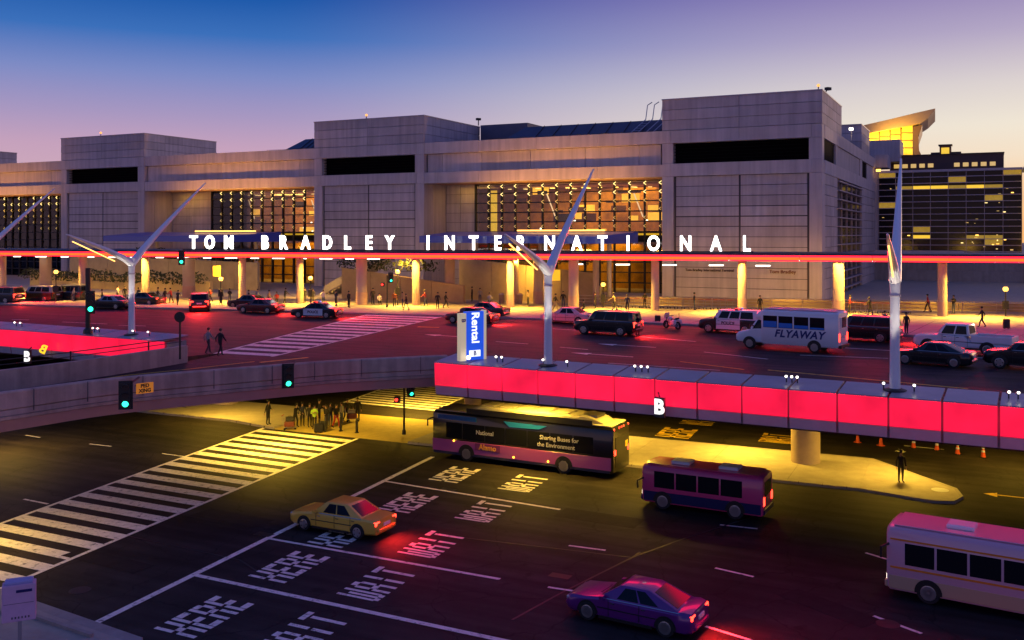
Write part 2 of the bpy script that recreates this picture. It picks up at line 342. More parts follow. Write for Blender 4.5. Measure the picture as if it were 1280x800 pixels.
# stencilled road words: rectangles in a unit cell (x across, y up)
GL = {'H': [(0, 0, .26, .44), (0, .56, .26, 1), (.74, 0, 1, .44), (.74, .56, 1, 1), (.3, .42, .7, .58)],
      'E': [(0, 0, .26, .46), (0, .54, .26, 1), (.32, 0, 1, .16), (.32, .42, .9, .58), (.32, .84, 1, 1)],
      'R': [(0, 0, .26, .46), (0, .54, .26, 1), (.32, .86, .8, 1), (.32, .46, .8, .6), (.74, .6, 1, .88), (.7, 0, .96, .42)],
      'W': [(0, .1, .22, 1), (.39, .1, .61, .8), (.78, .1, 1, 1), (.1, 0, .42, .12), (.58, 0, .9, .12)],
      'A': [(0, 0, .25, .42), (.05, .5, .3, .86), (.75, 0, 1, .42), (.7, .5, .95, .86), (.25, .86, .75, 1), (.28, .36, .72, .5)],
      'I': [(.36, 0, .64, .46), (.36, .54, .64, 1)], 'T': [(.36, 0, .64, .8), (0, .86, .32, 1), (.36, .86, .64, 1), (.68, .86, 1, 1)]}
AC = Vector((.38, .925))
def road_word(word, c, h=1.9, w=3.5, m=paint_w):
    # drivers travel along U; letters stand up along U, read along AC (near to far)
    q = M(); k = len(word); cw = w/k
    for i, ch in enumerate(word):
        for x0, y0, x1, y1 in GL[ch]:
            pts = []
            for x, y in ((x0, y0), (x1, y0), (x1, y1), (x0, y1)):
                a = (i+.09+.82*x)*cw-w/2; b = (y-.5)*h; p = Vector(c[:2])+AC*a+U*b; pts.append(p)
            q.prism(pts, .002, .0085)
    tag(q.done('road_lettering', m), kind='structure')
for x, y in ((363, 708), (257, 770), (430, 668), (511, 628), (569, 593)): road_word('HERE', G(x, y))
for x, y in ((473, 729), (379, 792), (541, 680), (606, 639), (655, 604)): road_word('WAIT', G(x, y))
road_word('HERE', G(846, 541), 2.4, 3.4, paint_y); road_word('WAIT', G(874, 526), 2.4, 3.4, paint_y)
road_word('WAIT', G(972, 548), 2.2, 3.0, paint_y)
def arrow(c, L, m, z=0., d=U):
    d = d.normalized(); s = Vector((-d.y, d.x)); c = Vector(c[:2]); w = .17
    tag(M().prism([c-d*L/2-s*w/2, c+d*L*.2-s*w/2, c+d*L*.2+s*w/2, c-d*L/2+s*w/2], z+.003, z+.008).prism([c+d*L*.2-s*.45, c+d*L/2, c+d*L*.2+s*.45], z+.003, z+.0085).done('lane_arrow', m), kind='structure')
arrow(G(1258, 620), 2.2, paint_y)
M_ = strip(G(1130, 557), G(1180, 562), .15, paint_w, 'lane_dash')
# manhole covers
for c in (G(100, 738), G(1110, 780)):
    q = M(); q.lathe((c.x, c.y, .002), [(.42, 0), (.42, .008), (.3, .009)], 20); tag(q.done('manhole_cover', patch_m), kind='structure')

# ---------------------------------------------------------------- median islands and corner pavement
def line_at(p, q, x): p, q = Vector(p), Vector(q); return Vector((x, p.y+(q.y-p.y)*(x-p.x)/(q.x-p.x)))
Na, Nb = G(490, 552), G(960, 601); Fa, Fb = G(785, 548), G(1000, 568)
def slab_island(name, near, far, tip=None):
    t = thing(name, kind='structure', loc=(near[0]+far[-1]).to_3d()/2)
    for i in range(len(near)-1):
        q = [near[i], near[i+1], far[i+1], far[i]]; c = sum(q, Vector((0, 0)))/4; q = [c+(p-c)*.996 for p in q]
        M().prism(q, -.01, .15).done('slab', sidewalk_m, t)
    if tip: M().prism(tip, -.01, .15).done('slab', sidewalk_m, t)
    edge = near+([v for v in tip[1:-1]] if tip else [])+far[::-1]
    for a_, b_ in zip(near, near[1:]):
        d_ = (b_-a_).normalized()
        for k in range(3): p_ = a_.lerp(b_, (k+.5)/3); M().box((p_.x-d_.y*-.07, p_.y-d_.x*.07, .082), (.03, .2, .152), math.atan2(d_.y, d_.x)).done('kerb_joint', joint, t)
    q = M(); q.sweep([(p.x, p.y) for p in edge], [(.02, -.01), (.02, .155), (-.16, .15), (-.18, -.01)]); q.done('kerb', kerb_m, t)
    return t
nx = [-6.9, -2.5, 2, 6.5, 11, 15.5, 19]
near = [line_at(Na, Nb, x) for x in nx]; far = [line_at(Fa, Fb, x+3.2) for x in nx]
tipN = [near[-1], G(1165, 628).to_2d(), G(1190, 629).to_2d(), G(1200, 623).to_2d(), G(1193, 614).to_2d(), far[-1]]
slab_island('median_island', near, far, tipN)
q = M(); c = G(1175, 616); q.lathe((c.x, c.y, .152), [(.45, 0), (.45, .01), (.2, .012)], 20); tag(q.done('manhole_cover', white_m), kind='structure')
# second part, left of the crossing (under the ramp); a flush landing lies between
nx2 = [-44, -38, -32, -26, -21, -17.2]
near2 = [line_at(Na, Nb, x)+Vector((0, 1.2 if x < -20 else 0)) for x in nx2]; far2 = [Vector((x+2.2, line_at(Fa, Fb, x+3).y)) for x in nx2]
slab_island('median_island', near2, far2)
la = M().prism([near2[-1], near[0], far[0], far2[-1]], .0, .012); tag(la.done('crossing_landing', mat('tactile yellow paving', (.48, .36, .10), .8, var=.15, vs=2, bump=.4, bs=40)), kind='structure')
# kerb corner bottom left
cp = [G(-260, 735), G(0, 741), G(178, 803), G(178, 1100), G(-260, 1100)]
cp = [Vector((p.x, p.y)) for p in cp]
t = thing('corner_pavement', kind='structure', loc=G(40, 790))
M().prism(cp, -.01, .15).done('slab', sidewalk_m, t)
q = M(); q.sweep([tuple(p) for p in cp[:3]], [(-.45, .0), (-.45, .152), (.02, .156), (.03, -.01)]); q.done('kerb', kerb_m, t)
q = M(); q.sweep([(G(-50, 770).x, G(-50, 770).y), (G(30, 775).x, G(30, 775).y), (G(112, 803).x, G(112, 803).y)], [(0, .15), (0, .27), (.16, .27), (.16, .15)]); q.done('kerb', kerb_m, t)

# ---------------------------------------------------------------- upper deck with its lit parapet
W0 = Vector((-4.2, 52.0)); WD = Vector((.876, -.482)).normalized(); WN = Vector((-WD.y, WD.x))     # WN points back
def wp(s, back=0.): return W0+WD*s+WN*back
dk = M(); dk.prism([wp(-60, .5), wp(-20.5, .5), Vector((-19, 65.4)), Vector((-5, 56.6)), Vector((-3.5, 55.3)), wp(.4, .5), wp(48, .5), (110, 30), (160, 60), (160, 330), (-190, 330), (-140, 120)], 5.2, 6.0)
deck = dk.done('upper_road', [asphalt_u]); tag(deck, kind='structure')
CURB = [G(-120, 376, 6), G(60, 383, 6), G(280, 388, 6), G(510, 394.5, 6), G(680, 400, 6), G(860, 407, 6), G(1050, 416, 6), G(1160, 421.5, 6), G(1290, 430, 6), G(1420, 440, 6)]
CURB = [Vector((p.x, p.y)) for p in CURB]
def smooth(pts, n=6):
    out = []
    for i in range(len(pts)-1):
        p0, p1, p2, p3 = pts[max(i-1, 0)], pts[i], pts[i+1], pts[min(i+2, len(pts)-1)]
        for k in range(n):
            t = k/n; out.append(.5*((2*p1)+(p2-p0)*t+(2*p0-5*p1+4*p2-p3)*t*t+(3*p1-p0-3*p2+p3)*t**3))
    return out+[pts[-1]]
cs = smooth(CURB, 4)
far_e = [Vector((p.x+.3*(p.y), 0)) for p in cs]
sw = thing('sidewalk', kind='structure', loc=(0, 100, 6))
q = M()
bk = [Vector((-120, 190)), Vector((120, 160))]
q.prism(cs[::1]+[Vector((110, 120)), Vector((70, 185)), Vector((-120, 190))], 6.0, 6.15); q.done('slab', sidewalk_m, sw)
q = M(); q.sweep([tuple(p) for p in cs], [(.02, 6.0), (.02, 6.16), (-.25, 6.155), (-.27, 6.0)]); q.done('kerb', kerb_m, sw)
# joints of the sidewalk flags
q = M()
for i in range(2, len(cs)-1):
    a = cs[i]; d = (cs[i+1]-cs[i-1]).normalized(); nl = Vector((-d.y, d.x)); 
    if nl.y < 0: nl = -nl
    q.prism([a-d*.03+nl*.3, a+d*.03+nl*.3, a+d*.03+nl*14, a-d*.03+nl*14], 6.15, 6.153)
q.done('joint', joint, sw)
# lane markings on the upper road
crosswalk(G(268, 442, 6), G(462, 392.5, 6), G(322, 450, 6), G(548, 397, 6), 15, paint_w, 6.0, cover=.5, along=Vector((-.93, .36)))
def uline(a, b, w=.15, m=paint_w, nm='lane_dash'): strip(G(*a, 6), G(*b, 6), w, m, nm, 6.0)
for a, b in (((456, 405.7), (469, 406)), ((485, 407.3), (505, 408)), ((522, 408.6), (549, 409.3))): uline(a, b, .35, paint_y)
for a, b in (((15, 399.5), (36, 400)), ((78, 402.5), (134, 405)), ((148, 406.5), (182, 407.5)), ((600, 405.5), (640, 407.5)), ((690, 411), (760, 415)), ((800, 421), (870, 427)), ((1000, 444), (1110, 448)), ((1040, 434), (1160, 441)), ((1215, 442), (1280, 450)), ((880, 440), (960, 449)), ((620, 427), (660, 430)), ((700, 434), (735, 437))): uline(a, b)
arrow(G(783, 432, 6), 4.5, paint_w, 6.0, Vector((-.86, .5))); arrow(G(752, 443.5, 6), 4.5, paint_w, 6.0, Vector((-.86, .5)))
arrow(G(560, 420, 6), 4.5, paint_w, 6.0, Vector((-.86, .5))); arrow(G(1220, 447, 6), 4.0, paint_w, 6.0, Vector((-.86, .5)))
uline((850, 452), (930, 462), .15, paint_y, 'edge_line'); uline((960, 462.5), (1210, 486), .2, paint_y, 'edge_line'); uline((760, 454), (900, 463), .12, paint_w, 'edge_line')

def lit_wall(label, s0, s1, step, seam=None):
    b = wp(s0); t = thing('parapet_wall', label, 'wall', (b.x, b.y, 5.1))
    ang = math.atan2(WD.y, WD.x); s = s0; L = step
    core = M(); a, c = wp(s0+.02, .25), wp(s1-.02, .25); d, e = wp(s1-.02, 1.9), wp(s0+.02, 1.9)
    core.prism([a, c, d, e], 5.3, 6.98); core.done('core', plain_conc, t)
    k = 0
    while s < s1-.3:
        e = min(s+L, s1); g = .075 if not (seam and abs(e-seam) < 1.2) else .09; m0, m1 = s+.03, e-g
        q = M(); q.hexa([wp(m0, .0).to_3d()+Vector((0, 0, 5.84)), wp(m1, .0).to_3d()+Vector((0, 0, 5.84)), wp(m1, .12).to_3d()+Vector((0, 0, 5.84)), wp(m0, .12).to_3d()+Vector((0, 0, 5.84)),
                 wp(m0, -.06).to_3d()+Vector((0, 0, 7.04)), wp(m1, -.06).to_3d()+Vector((0, 0, 7.04)), wp(m1, .12).to_3d()+Vector((0, 0, 7.04)), wp(m0, .12).to_3d()+Vector((0, 0, 7.04))])
        q.done('light_panel', red_panel, t)
        z = lambda p, h: p.to_3d()+Vector((0, 0, h))
        q = M(); q.hexa([z(wp(m0, -.10), 7.06), z(wp(m1, -.10), 7.06), z(wp(m1, 2.1), 7.26), z(wp(m0, 2.1), 7.26), z(wp(m0, -.10), 7.11), z(wp(m1, -.10), 7.11), z(wp(m1, 2.1), 7.32), z(wp(m0, 2.1), 7.32)]); q.done('coping_panel', cap_m, t)
        q = M(); q.hexa([z(wp(m0, .10), 5.34), z(wp(m1, .10), 5.34), z(wp(m1, .45), 5.34), z(wp(m0, .45), 5.34), z(wp(m0, .02), 5.81), z(wp(m1, .02), 5.81), z(wp(m1, .24), 5.81), z(wp(m0, .24), 5.81)]); q.done('lower_panel', band_m, t)
        s = e; k += 1
    return t
RED_GLOW = True
wallR = lit_wall('long red lit parapet with grey coping running right from the blue pylon sign', .0, 44, 2.1, 14.8)
wallL = lit_wall('red lit parapet at left beyond the ramp, ending beside the leftmost full white pylon', -46, -20.9, 2.3)
for s_ in range(2, 44, 7):
    p = wp(s_, -.25); lamp('AREA', (p.x, p.y, 6.4), 85, (1, .01, .07), 6.5, 1.0, aim=(p.x-WN.x*10, p.y-WN.y*10, 1), parent=wallR, name='panel_glow')
# ---------------------------------------------------------------- ramp bridge curving in from the left
nearp = smooth([Vector(p) for p in ((-40, 18), (-32, 29), (-22.5, 42.1), (-19, 46.6), (-13.5, 50.5), (-9.3, 53.1), (-3.7, 55.2))], 6)
farp = smooth([Vector(p) for p in ((-48, 25), (-39, 35), (-31, 43.5), (-26.3, 49.3), (-23.2, 54.5), (-20.6, 60.2))], 6)
def inset(path, o):
    out = []
    for i, p in enumerate(path): d = (path[min(i+1, len(path)-1)]-path[max(i-1, 0)]).normalized(); out.append(p+Vector((-d.y, d.x))*o)
    return out
b = nearp[12]; rb = thing('ramp_bridge', 'curved grey concrete ramp bridge sweeping across from the left', 'bridge', (b.x, b.y, 4.6))
q = M(); q.prism(inset(nearp, .32)+[Vector((-4.2, 57)), Vector((-19, 66))]+farp[::-1], 5.32, 5.99); q.done('deck', [asphalt_u], rb)
q = M(); q.sweep([tuple(p) for p in nearp], [(0, 6.28), (0, 6.98), (.06, 7.05), (.30, 7.05), (.36, 6.98), (.36, 6.0), (.05, 6.24)]); q.done('parapet', ramp_conc, rb)
q = M(); q.sweep([tuple(p) for p in nearp], [(.02, 5.98), (.02, 6.22), (.30, 6.22), (.5, 5.98)]); q.done('edge_beam', ramp_conc, rb)
q = M(); q.sweep([tuple(p) for p in nearp], [(-.03, 5.80), (-.05, 5.96), (.5, 5.96), (.5, 5.80)]); q.done('ledge', ramp_conc, rb)
q = M(); q.sweep([tuple(p) for p in nearp], [(.10, 5.28), (.02, 5.78), (1.5, 5.78), (1.5, 5.28)]); q.done('girder', soffit_conc, rb)
q = M(); q.sweep([tuple(p) for p in farp], [(0, 5.2), (0, 7.05), (-.35, 7.05), (-.35, 5.2)]); q.done('parapet', ramp_conc, rb)
for i in range(4, len(nearp)-1, 3):
    p = nearp[i]; d = (nearp[i+1]-nearp[i]).normalized(); piece('panel_joint', joint, rb, (p.x, p.y, 6.55), (.03, .03, .95), math.atan2(d.y, d.x))
q = M()
q.sweep([tuple(p+Vector((-.15, .1))) for p in farp[12:]], [(0, 7.5), (0, 7.55), (-.05, 7.55), (-.05, 7.5)])
q.sweep([tuple(p+Vector((-.15, .1))) for p in farp[12:]], [(0, 7.25), (0, 7.29), (-.04, 7.29), (-.04, 7.25)])
for i in range(12, len(farp), 5): q.box((farp[i].x-.17, farp[i].y+.12, 7.3), (.07, .07, .55))
q.done('railing', dark_metal, rb)
# light trail along the ramp, laid on as a painted yellow line
rl = [G(25, 487, 6), G(100, 478, 6), G(160, 469, 6), G(240, 461, 6), G(318, 452, 6)]
for a, b2 in zip(rl, rl[1:]): strip(a, b2, .16, paint_y, 'trail_line', 6.0)
for a, b2 in (((325, 453), (385, 447)),): strip(G(*a, 6), G(*b2, 6), .3, paint_y, 'trail_line', 6.0)
# columns under the deck
def deck_column(px, py, r, label, sign=False):
    c = G(px, py); t = thing('deck_column', label, 'column', (c.x, c.y, .1), group='round columns under the upper road')
    q = M(); q.lathe((c.x, c.y, 0), [(r*1.0, .1), (r, 5.25)], 28); q.done('shaft', mat('painted column', (.52, .40, .33), .7, var=.1, vs=1.5), t, smooth=True)
    if sign:
        piece('sign_plate', black_m, t, (c.x+r*.95, c.y-r*.55, 3.6), (.14, .9, 2.0), -.5)
        for k in range(3): text('B'[0:1] if k == 0 else '2', .4, white_m, t, (c.x+r*.95+.07, c.y-r*.55-.05, 4.2-k*.55), (.55, .83, 0), (0, 0, 1), .02, .01) if k == 0 else piece('sign_panel', white_m, t, (c.x+r*.95+.08, c.y-r*.55-.02, 4.15-k*.6), (.03, .5, .4), -.5)
deck_column(1007, 580, .86, 'thick round column with a dark sign plate on the median', True)
deck_column(591, 534, .62, 'pale round column behind the front of the dark bus')
deck_column(283, 506, .95, 'round column under the curved ramp at left')
deck_column(905, 500, .5, 'round column deep under the upper road beyond the median')
# back wall of the lower level
lw = thing('lower_wall', 'dim concrete wall at the back of the lower level', 'wall', (0, 96, 0))
q = M(); q.prism([(-80, 118), (70, 84), (70.3, 85), (-80, 119)], 0, 5.19); q.done('wall_face', plain_conc, lw)

# ---------------------------------------------------------------- terminal building (u to the left along the front, d into the building)
BC = Vector((36.5, 113.0))
def B(u, d=0., z=0.): p = BC+U*u+NV*d; return Vector((p.x, p.y, z))
tb = thing('terminal_building', 'long mauve concrete terminal with three square towers and glazed bays', 'building', B(60, 0, 6))
def fb(name, m, u0, u1, d0, d1, z0, z1, parent=None):
    c = B((u0+u1)/2, (d0+d1)/2, (z0+z1)/2); return piece(name, m, parent or tb, c, (abs(u1-u0), abs(d1-d0), abs(z1-z0)), UA)
Z0, ZP, ZW0, ZW1, ZC, ZT = 6.1, 21.3, 22.9, 25.5, 27.1, 31.0
PY = [(0, 19.5), (54.8, 74.3), (109.9, 130.3), (165, 184.5)]
for i, (a, b) in enumerate(PY):
    m_ = (a+b)/2
    fb('core_wall', joint, a+.2, b-.2, .4, 16.8, Z0, 21.4)
    fb('column', concrete_b, a, a+1.45, 0, 2.2, Z0, ZP); fb('column', concrete_b, b-1.45, b, 0, 2.2, Z0, ZP)
    rows = 12; h = (ZP-Z0)/rows
    for c0, c1 in ((a+1.75, m_-.12), (m_+.12, b-1.75)):
        for r in range(rows):
            g = .07 if r not in (7, 8) else .14
            fb('wall_panel', concrete, c0, c1, .28+R.uniform(0, .015), .6, Z0+r*h+g/2, Z0+(r+1)*h-g/2)
    # beams, louvred opening, end piers
    for c0, c1 in ((a, a+(b-a)*.06), (a+(b-a)*.06+.03, m_), (m_+.03, b-(b-a)*.06), (b-(b-a)*.06+.03, b)): fb('beam', concrete_b, c0, c1, -.05, 2.0, ZP+.02, ZW0); fb('beam', concrete_b, c0, c1, -.05, 2.0, ZW1, ZC-.03)
    fb('pier', concrete_b, a, a+1.5, 0, 1.6, ZW0+.02, ZW1-.02); fb('pier', concrete_b, b-1.4, b, 0, 1.6, ZW0+.02, ZW1-.02)
    lo = fb('louvre_opening', black_void, a+1.5, b-1.4, 1.2, 1.4, ZW0, ZW1)
    for k in range(6): fb('louvre', black_void, a+1.5, b-1.4, .55, .9, ZW0+.2+k*.42, ZW0+.26+k*.42)
    # tower block
    for c0, c1 in ((a, m_), (m_+.05, b)):
        for r in range(3):
            z0 = ZC+r*(ZT-ZC)/3; fb('tower_panel', concrete, c0, c1, .0+R.uniform(0, .012), .5, z0+.03, z0+(ZT-ZC)/3-.02)
    for k in range(4):
        d0 = .52+k*4.1
        for r in range(3):
            z0 = ZC+r*(ZT-ZC)/3; fb('tower_panel', concrete, a, a+.3, d0, d0+4.06, z0+.03, z0+(ZT-ZC)/3-.02); fb('tower_panel', concrete, b-.3, b, d0, d0+4.06, z0+.03, z0+(ZT-ZC)/3-.02)
    fb('tower_back', concrete, a+.3, b-.3, 16.4, 16.9, ZC, ZT-.02); fb('tower_roof', cap_m, a-.06, b+.06, -.08, 16.95, ZT-.02, ZT+.12)
    fb('tower_core', joint, a+.32, b-.32, .5, 16.3, ZC-.2, ZT-.06)
# bays between towers
for a, b in ((19.5, 54.8), (74.3, 109.9), (130.3, 165)):
    L = b-a; n = 6
    for k in range(4):
        fb('beam', concrete_b, a+L*k/4+.02, a+L*(k+1)/4-.02, .1, 2.2, ZP, ZW0-.05); fb('cornice', concrete_b, a+L*k/4+.02, a+L*(k+1)/4-.02, .1, 2.6, ZW1, ZC)
    ks = [0, .085, .30, .53, .75, .93, 1]
    for k in range(6): fb('frieze_panel', concrete, a+.3+(L-.6)*ks[k]+.03, a+.3+(L-.6)*ks[k+1]-.03, .55, .9, ZW0, ZW1-.06)
    fb('frieze_back', joint, a, b, .9, 2.1, ZW0-.04, ZW1)
    fb('roof_slab', cap_m, a, b, 2.6, 30, 26.2, 26.8)
    fb('bay_soffit', soffit_conc, a, b, 2.2, 9.0, ZP, ZP+.4)
    # stone part of the recess wall at the left, glass at the right
    gw = b-5.2 if a < 60 else b-9.4
    for c in range(2):
        c0 = gw+.2+(b-gw-.4)*c/2; c1 = gw+.2+(b-gw-.4)*(c+1)/2
        for r in range(11): fb('wall_panel', concrete, c0+.03, c1-.03, 6.0+R.uniform(0, .02), 6.3, Z0+r*1.38+.03, Z0+(r+1)*1.38-.02)
    fb('core_wall', joint, gw, b, 6.31, 7.0, Z0, ZP)
    fb('recess_side', concrete_b, b-.05, b+.35, 2.25, 6.3, Z0, ZP-.02); fb('recess_side', concrete_b, a-.35, a+.05, 2.25, 6.3, Z0, ZP-.02)
    g = thing('glass', None); g.name = 'glass_wall'; g.parent = tb; g.location = B(a, 6, Z0)-tb.location
    nc = round((gw-a)/2.15); nr = 11; cw = (gw-a)/nc; rh = (ZP-Z0)/nr
    def sub(name, m, u0, u1, d0, d1, z0, z1):
        o = fb(name, m, u0, u1, d0, d1, z0, z1); o.parent = g; o.location = o.location-g.location; return o
    for c in range(nc+1): sub('mullion', dark_metal, a+c*cw-.09, a+c*cw+.09, 5.75, 6.2, Z0, ZP)
    for r in range(nr+1): sub('transom', dark_metal, a, gw, 5.85, 6.1, Z0+r*rh-.08, Z0+r*rh+.08)
    for c in range(nc):
        for r in range(nr): sub('pane', gl_hall, a+c*cw+.09, a+(c+1)*cw-.09, 5.97, 5.99, Z0+r*rh+.08, Z0+(r+1)*rh-.08)
    # interior behind the glass
    fb('interior_wall', warm_wall, a, b, 15.5, 15.9, Z0, ZP); fb('gallery_floor', soffit_conc, a, b, 8.5, 15.5, 13.1, 13.5); fb('interior_ceiling', soffit_conc, a, b, 9, 15.5, ZP-.3, ZP-.02)
    fb('gallery_floor', dark_metal, a, b, 8.4, 8.5, 12.9, 14.3)
    for c in range(nc):
        uu = a+(c+.5)*cw
        for r in range(6):
            zz = 20.9-r*1.15; mm = chev if r < 2 else chev_dim
            if R.random() < .12: continue
            q = M(); s_ = .9 if r < 3 else .7
            for sg in (-1, 1):
                p0 = B(uu+.05-cw/2, 5.62, zz); p1 = B(uu-.34*s_-cw/2, 5.62, zz+sg*.26*s_)
                q.tube([p0, p1], .055*s_, 5)
            q.done('sconce', mm, tb)
    if a < 60:
        for k in range(9):
            u0 = a+R.uniform(0, 9); z0 = R.choice([14.6, 16.0, 17.3, 18.6]); fb('lit_panel', lit_warm, u0, u0+R.uniform(1, 3), 12.2+k*.1, 12.25+k*.1, z0, z0+R.uniform(.5, 1.3))
        fb('lit_panel', lit_strip, gw-1.9, gw-.9, 9.0, 9.1, 14.2, 20.5)
        fb('lit_panel', lit_warm, gw-15, gw-14, 10, 10.1, 16.2, 17.1)
    for k in range(16):
        u0 = a+R.uniform(0, gw-a-3); z0 = R.choice([14.4, 15.8, 17.2, 18.6, 19.9]); d_ = 11+k*.25; fb('interior_panel', R.choice([dark_metal, black_m, brown_i, lit_warm, brown_i]), u0, u0+R.uniform(.8, 4), d_, d_+.08, z0, z0+R.uniform(.25, 1.3))
    for k in range(12): fb('ceiling_lamp', chev, a+1+k*(gw-a-2)/12, a+1.5+k*(gw-a-2)/12, 10+R.uniform(0, 4), 10.3+R.uniform(0, 4), 20.7, 20.8)
    fb('lit_strip', lit_strip, a+.6, a+L*.55, 8.2, 8.3, 13.9, 14.15)
    for k in range(6):
        uu = a+R.uniform(1, L*.6); q = M(); q.sphere(B(uu, 8, R.uniform(14.4, 16)), .16); q.done('globe_lamp', lamp_white, tb)
    # slanted truss members, the light on them put in as material glow
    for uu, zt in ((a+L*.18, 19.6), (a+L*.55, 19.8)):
        q = M(); q.tube([B(uu, 7.5, zt), B(uu-1.3, 7.5, zt-3.2)], .09, 6); q.done('truss_member', mat('glowing white truss', (.9, .8, .6), .4, em=(1, .8, .5), es=.9), tb)
    lamp('AREA', B(a+L*.4, 12, 20.8), 1600, AMBER, 18, 4, aim=B(a+L*.4, 12, 6), parent=tb, name='hall_light')
    lamp('AREA', B(a+L*.5, 12, 12.6), 1200, AMBER, 20, 4, aim=B(a+L*.5, 12, 6), parent=tb, name='hall_light')
    lamp('AREA', B(b-5, 4, 20.9), 70, AMBER, 5, 2, aim=B(b-5, 5.2, 10), parent=tb, name='recess_light')
    # sloped metal roof beside the next tower
    lo_u, hi_u = (a, a+26) if a < 60 else (a, a+13)
    if a < 60: lo_u, hi_u = a, a+27
    if a < 120:
        q = M(); q.hexa([B(lo_u, 6, 26.85), B(hi_u, 6, 26.85), B(hi_u, 16, 26.85), B(lo_u, 16, 26.85), B(lo_u, 11, 29.9), B(hi_u-2.6, 11, 29.9), B(hi_u-2.6, 16, 29.9), B(lo_u, 16, 29.9)]); q.done('sloped_roof', metal_roof, tb)
        for k in range(1, 9): 
            u_ = lo_u+(hi_u-lo_u-3)*k/9; q = M(); q.tube([B(u_, 5.95, 26.9), B(u_, 10.98, 29.95)], .06, 4); q.done('roof_seam', dark_metal, tb)
        q = M(); 
        for k in range(14): q.box(B(hi_u-k*2.4, 4.5, 27.2), (.05, .05, .9), UA)
        q.box(B((lo_u+hi_u)/2, 4.5, 27.65), (hi_u-lo_u, .04, .04), UA); q.done('roof_railing', dark_metal, tb)
fb('penthouse', mat('bluish metal cladding', (.11, .11, .16), .5, metal=.3, var=.1, vs=.8), 46, 54.2, 16, 26, 26.8, 31.2)
fb('penthouse', cap_m, 139, 150, 16, 26, 26.8, 30.6)
# right-hand flank of the building (u = 0, running back)
for d0, d1, z1 in ((.9, 13, ZP), (40, 62, ZP)):
    nn = 4 if d0 < 5 else 3
    for r in range(12):
        h = (ZP-Z0)/12
        for k in range(nn): fb('wall_panel', concrete, -.0, .3, d0+(d1-d0)*k/nn+.04, d0+(d1-d0)*(k+1)/nn-.04, Z0+r*h+.03, Z0+(r+1)*h-.03)
fb('core_wall', joint, .3, 12, 17, 62, Z0, 26.6)
for k in range(5): fb('beam', concrete_b, -.05, 1.2, 2.02+k*12.1, 2.0+(k+1)*12.1-.04, ZP+.02, ZW0); fb('cornice', concrete_b, -.05, 1.2, 2.02+k*12.1, 2.0+(k+1)*12.1-.04, ZW1, ZC-.03)
fb('louvre_opening', black_void, .25, .35, 2.2, 11.4, ZW0, ZW1); fb('pier', concrete_b, 0, .5, 11.4, 13.5, ZW0+.02, ZW1-.02)
for k in range(2): fb('frieze_panel', concrete, .12, .4, 13.6+k*12+.03, 13.6+(k+1)*12-.03, ZW0+.02, ZW1-.04)
fb('pier', concrete_b, 0, .5, 37.7, 40.5, ZW0+.02, ZW1-.02); fb('louvre_opening', black_void, .25, .35, 40.5, 48, ZW0, ZW1); fb('frieze_panel', concrete, .12, .4, 48.1, 62, ZW0+.02, ZW1-.04)
fb('curtain_glass', gl_dark, .25, .35, 13, 40, Z0, ZP)
for r in range(13): fb('sun_fin', alu, -.28, .2, 13.2, 39.8, Z0+.6+r*1.18, Z0+.74+r*1.18)
for k in range(6): fb('mullion', alu, .1, .26, 13+k*5.4-.06, 13+k*5.4+.06, Z0, ZP)
for r in range(3):
    z0 = ZC+r*(ZT-ZC)/3
    fb('tower_panel', concrete, 0, 20, 39.5, 39.9, z0+.03, z0+(ZT-ZC)/3-.02); fb('tower_panel', concrete, 0, .4, 39.92, 50.7, z0+.03, z0+(ZT-ZC)/3-.02)
fb('tower_core', joint, .4, 20, 39.9, 50.6, ZC-.2, ZT-.05); fb('tower_roof', cap_m, -.05, 20, 39.4, 50.8, ZT-.05, ZT+.1)
fb('penthouse', concrete, -3.5, 3, 66, 74, 27, 30.9); fb('penthouse', concrete, -2, 5, 60, 66, 25.6, 27.8)
fb('flood_arm', steel, -.4, -.3, 24, 24.1, 27.1, 28.6); fb('flood_head', lamp_white, -.6, -.1, 23.7, 24.3, 28.6, 28.9); fb('flood_head', lamp_amber, -1.0, -.3, 58, 58.6, 24.8, 25.2)
# dark-red wall lettering
dk_letter = mat('dark bronze letter', (.05, .015, .015), .5)
text('Tom Bradley International Terminal', .42, dk_letter, tb, B(13.5, .22, 9.55), -U.to_3d(), (0, 0, 1), .08, .008)
text('Tom Bradley', .6, mat('red bronze letter', (.16, .03, .02), .5), tb, B(4.6, .22, 9.5), -U.to_3d(), (0, 0, 1), .08, .006)
# roof beacons and aerials
def beacon(px, Y, zb, label):
    p = P(px, 100, Y); t = thing('roof_beacon', label, 'light', (p.x, p.y, zb), group='obstruction lights on the tower roofs')
    M().tube([(p.x, p.y, zb), (p.x, p.y, zb+.5)], .07, 6).done('stem', dark_metal, t); M().sphere((p.x, p.y, zb+.65), .2).done('lens', mat('orange beacon lens', (.9, .4, .1), .4, em=(1, .35, .08), es=1.6), t)
beacon(126, 168, 31.12, 'orange beacon on the roof of the left tower'); beacon(458, 143, 31.12, 'orange beacon on the roof of the middle tower'); beacon(1023, 114.5, 31.12, 'orange beacon on the corner of the tall right tower')
def mast(px, py0, py1, Y, label, lean=0):
    a, b = P(px, py0, Y), P(px+lean, py1, Y); t = thing('roof_floodlight', label, 'floodlight', a); M().tube([a, b], .08, 6).done('stem', dark_metal, t); M().box(b, (.7, .5, .35), .5).done('head', dark_metal, t)
mast(1032, 115, 111, 120, 'small dark floodlight bent over the right tower roof edge', 3); mast(598, 157, 149, 153, 'small dark mast at the rear corner of the middle tower'); 
q = thing('roof_ladder', 'twin hooped ladder rails above the blue sloped roof', 'ladder', B(25, 8, 28))
mm = M()
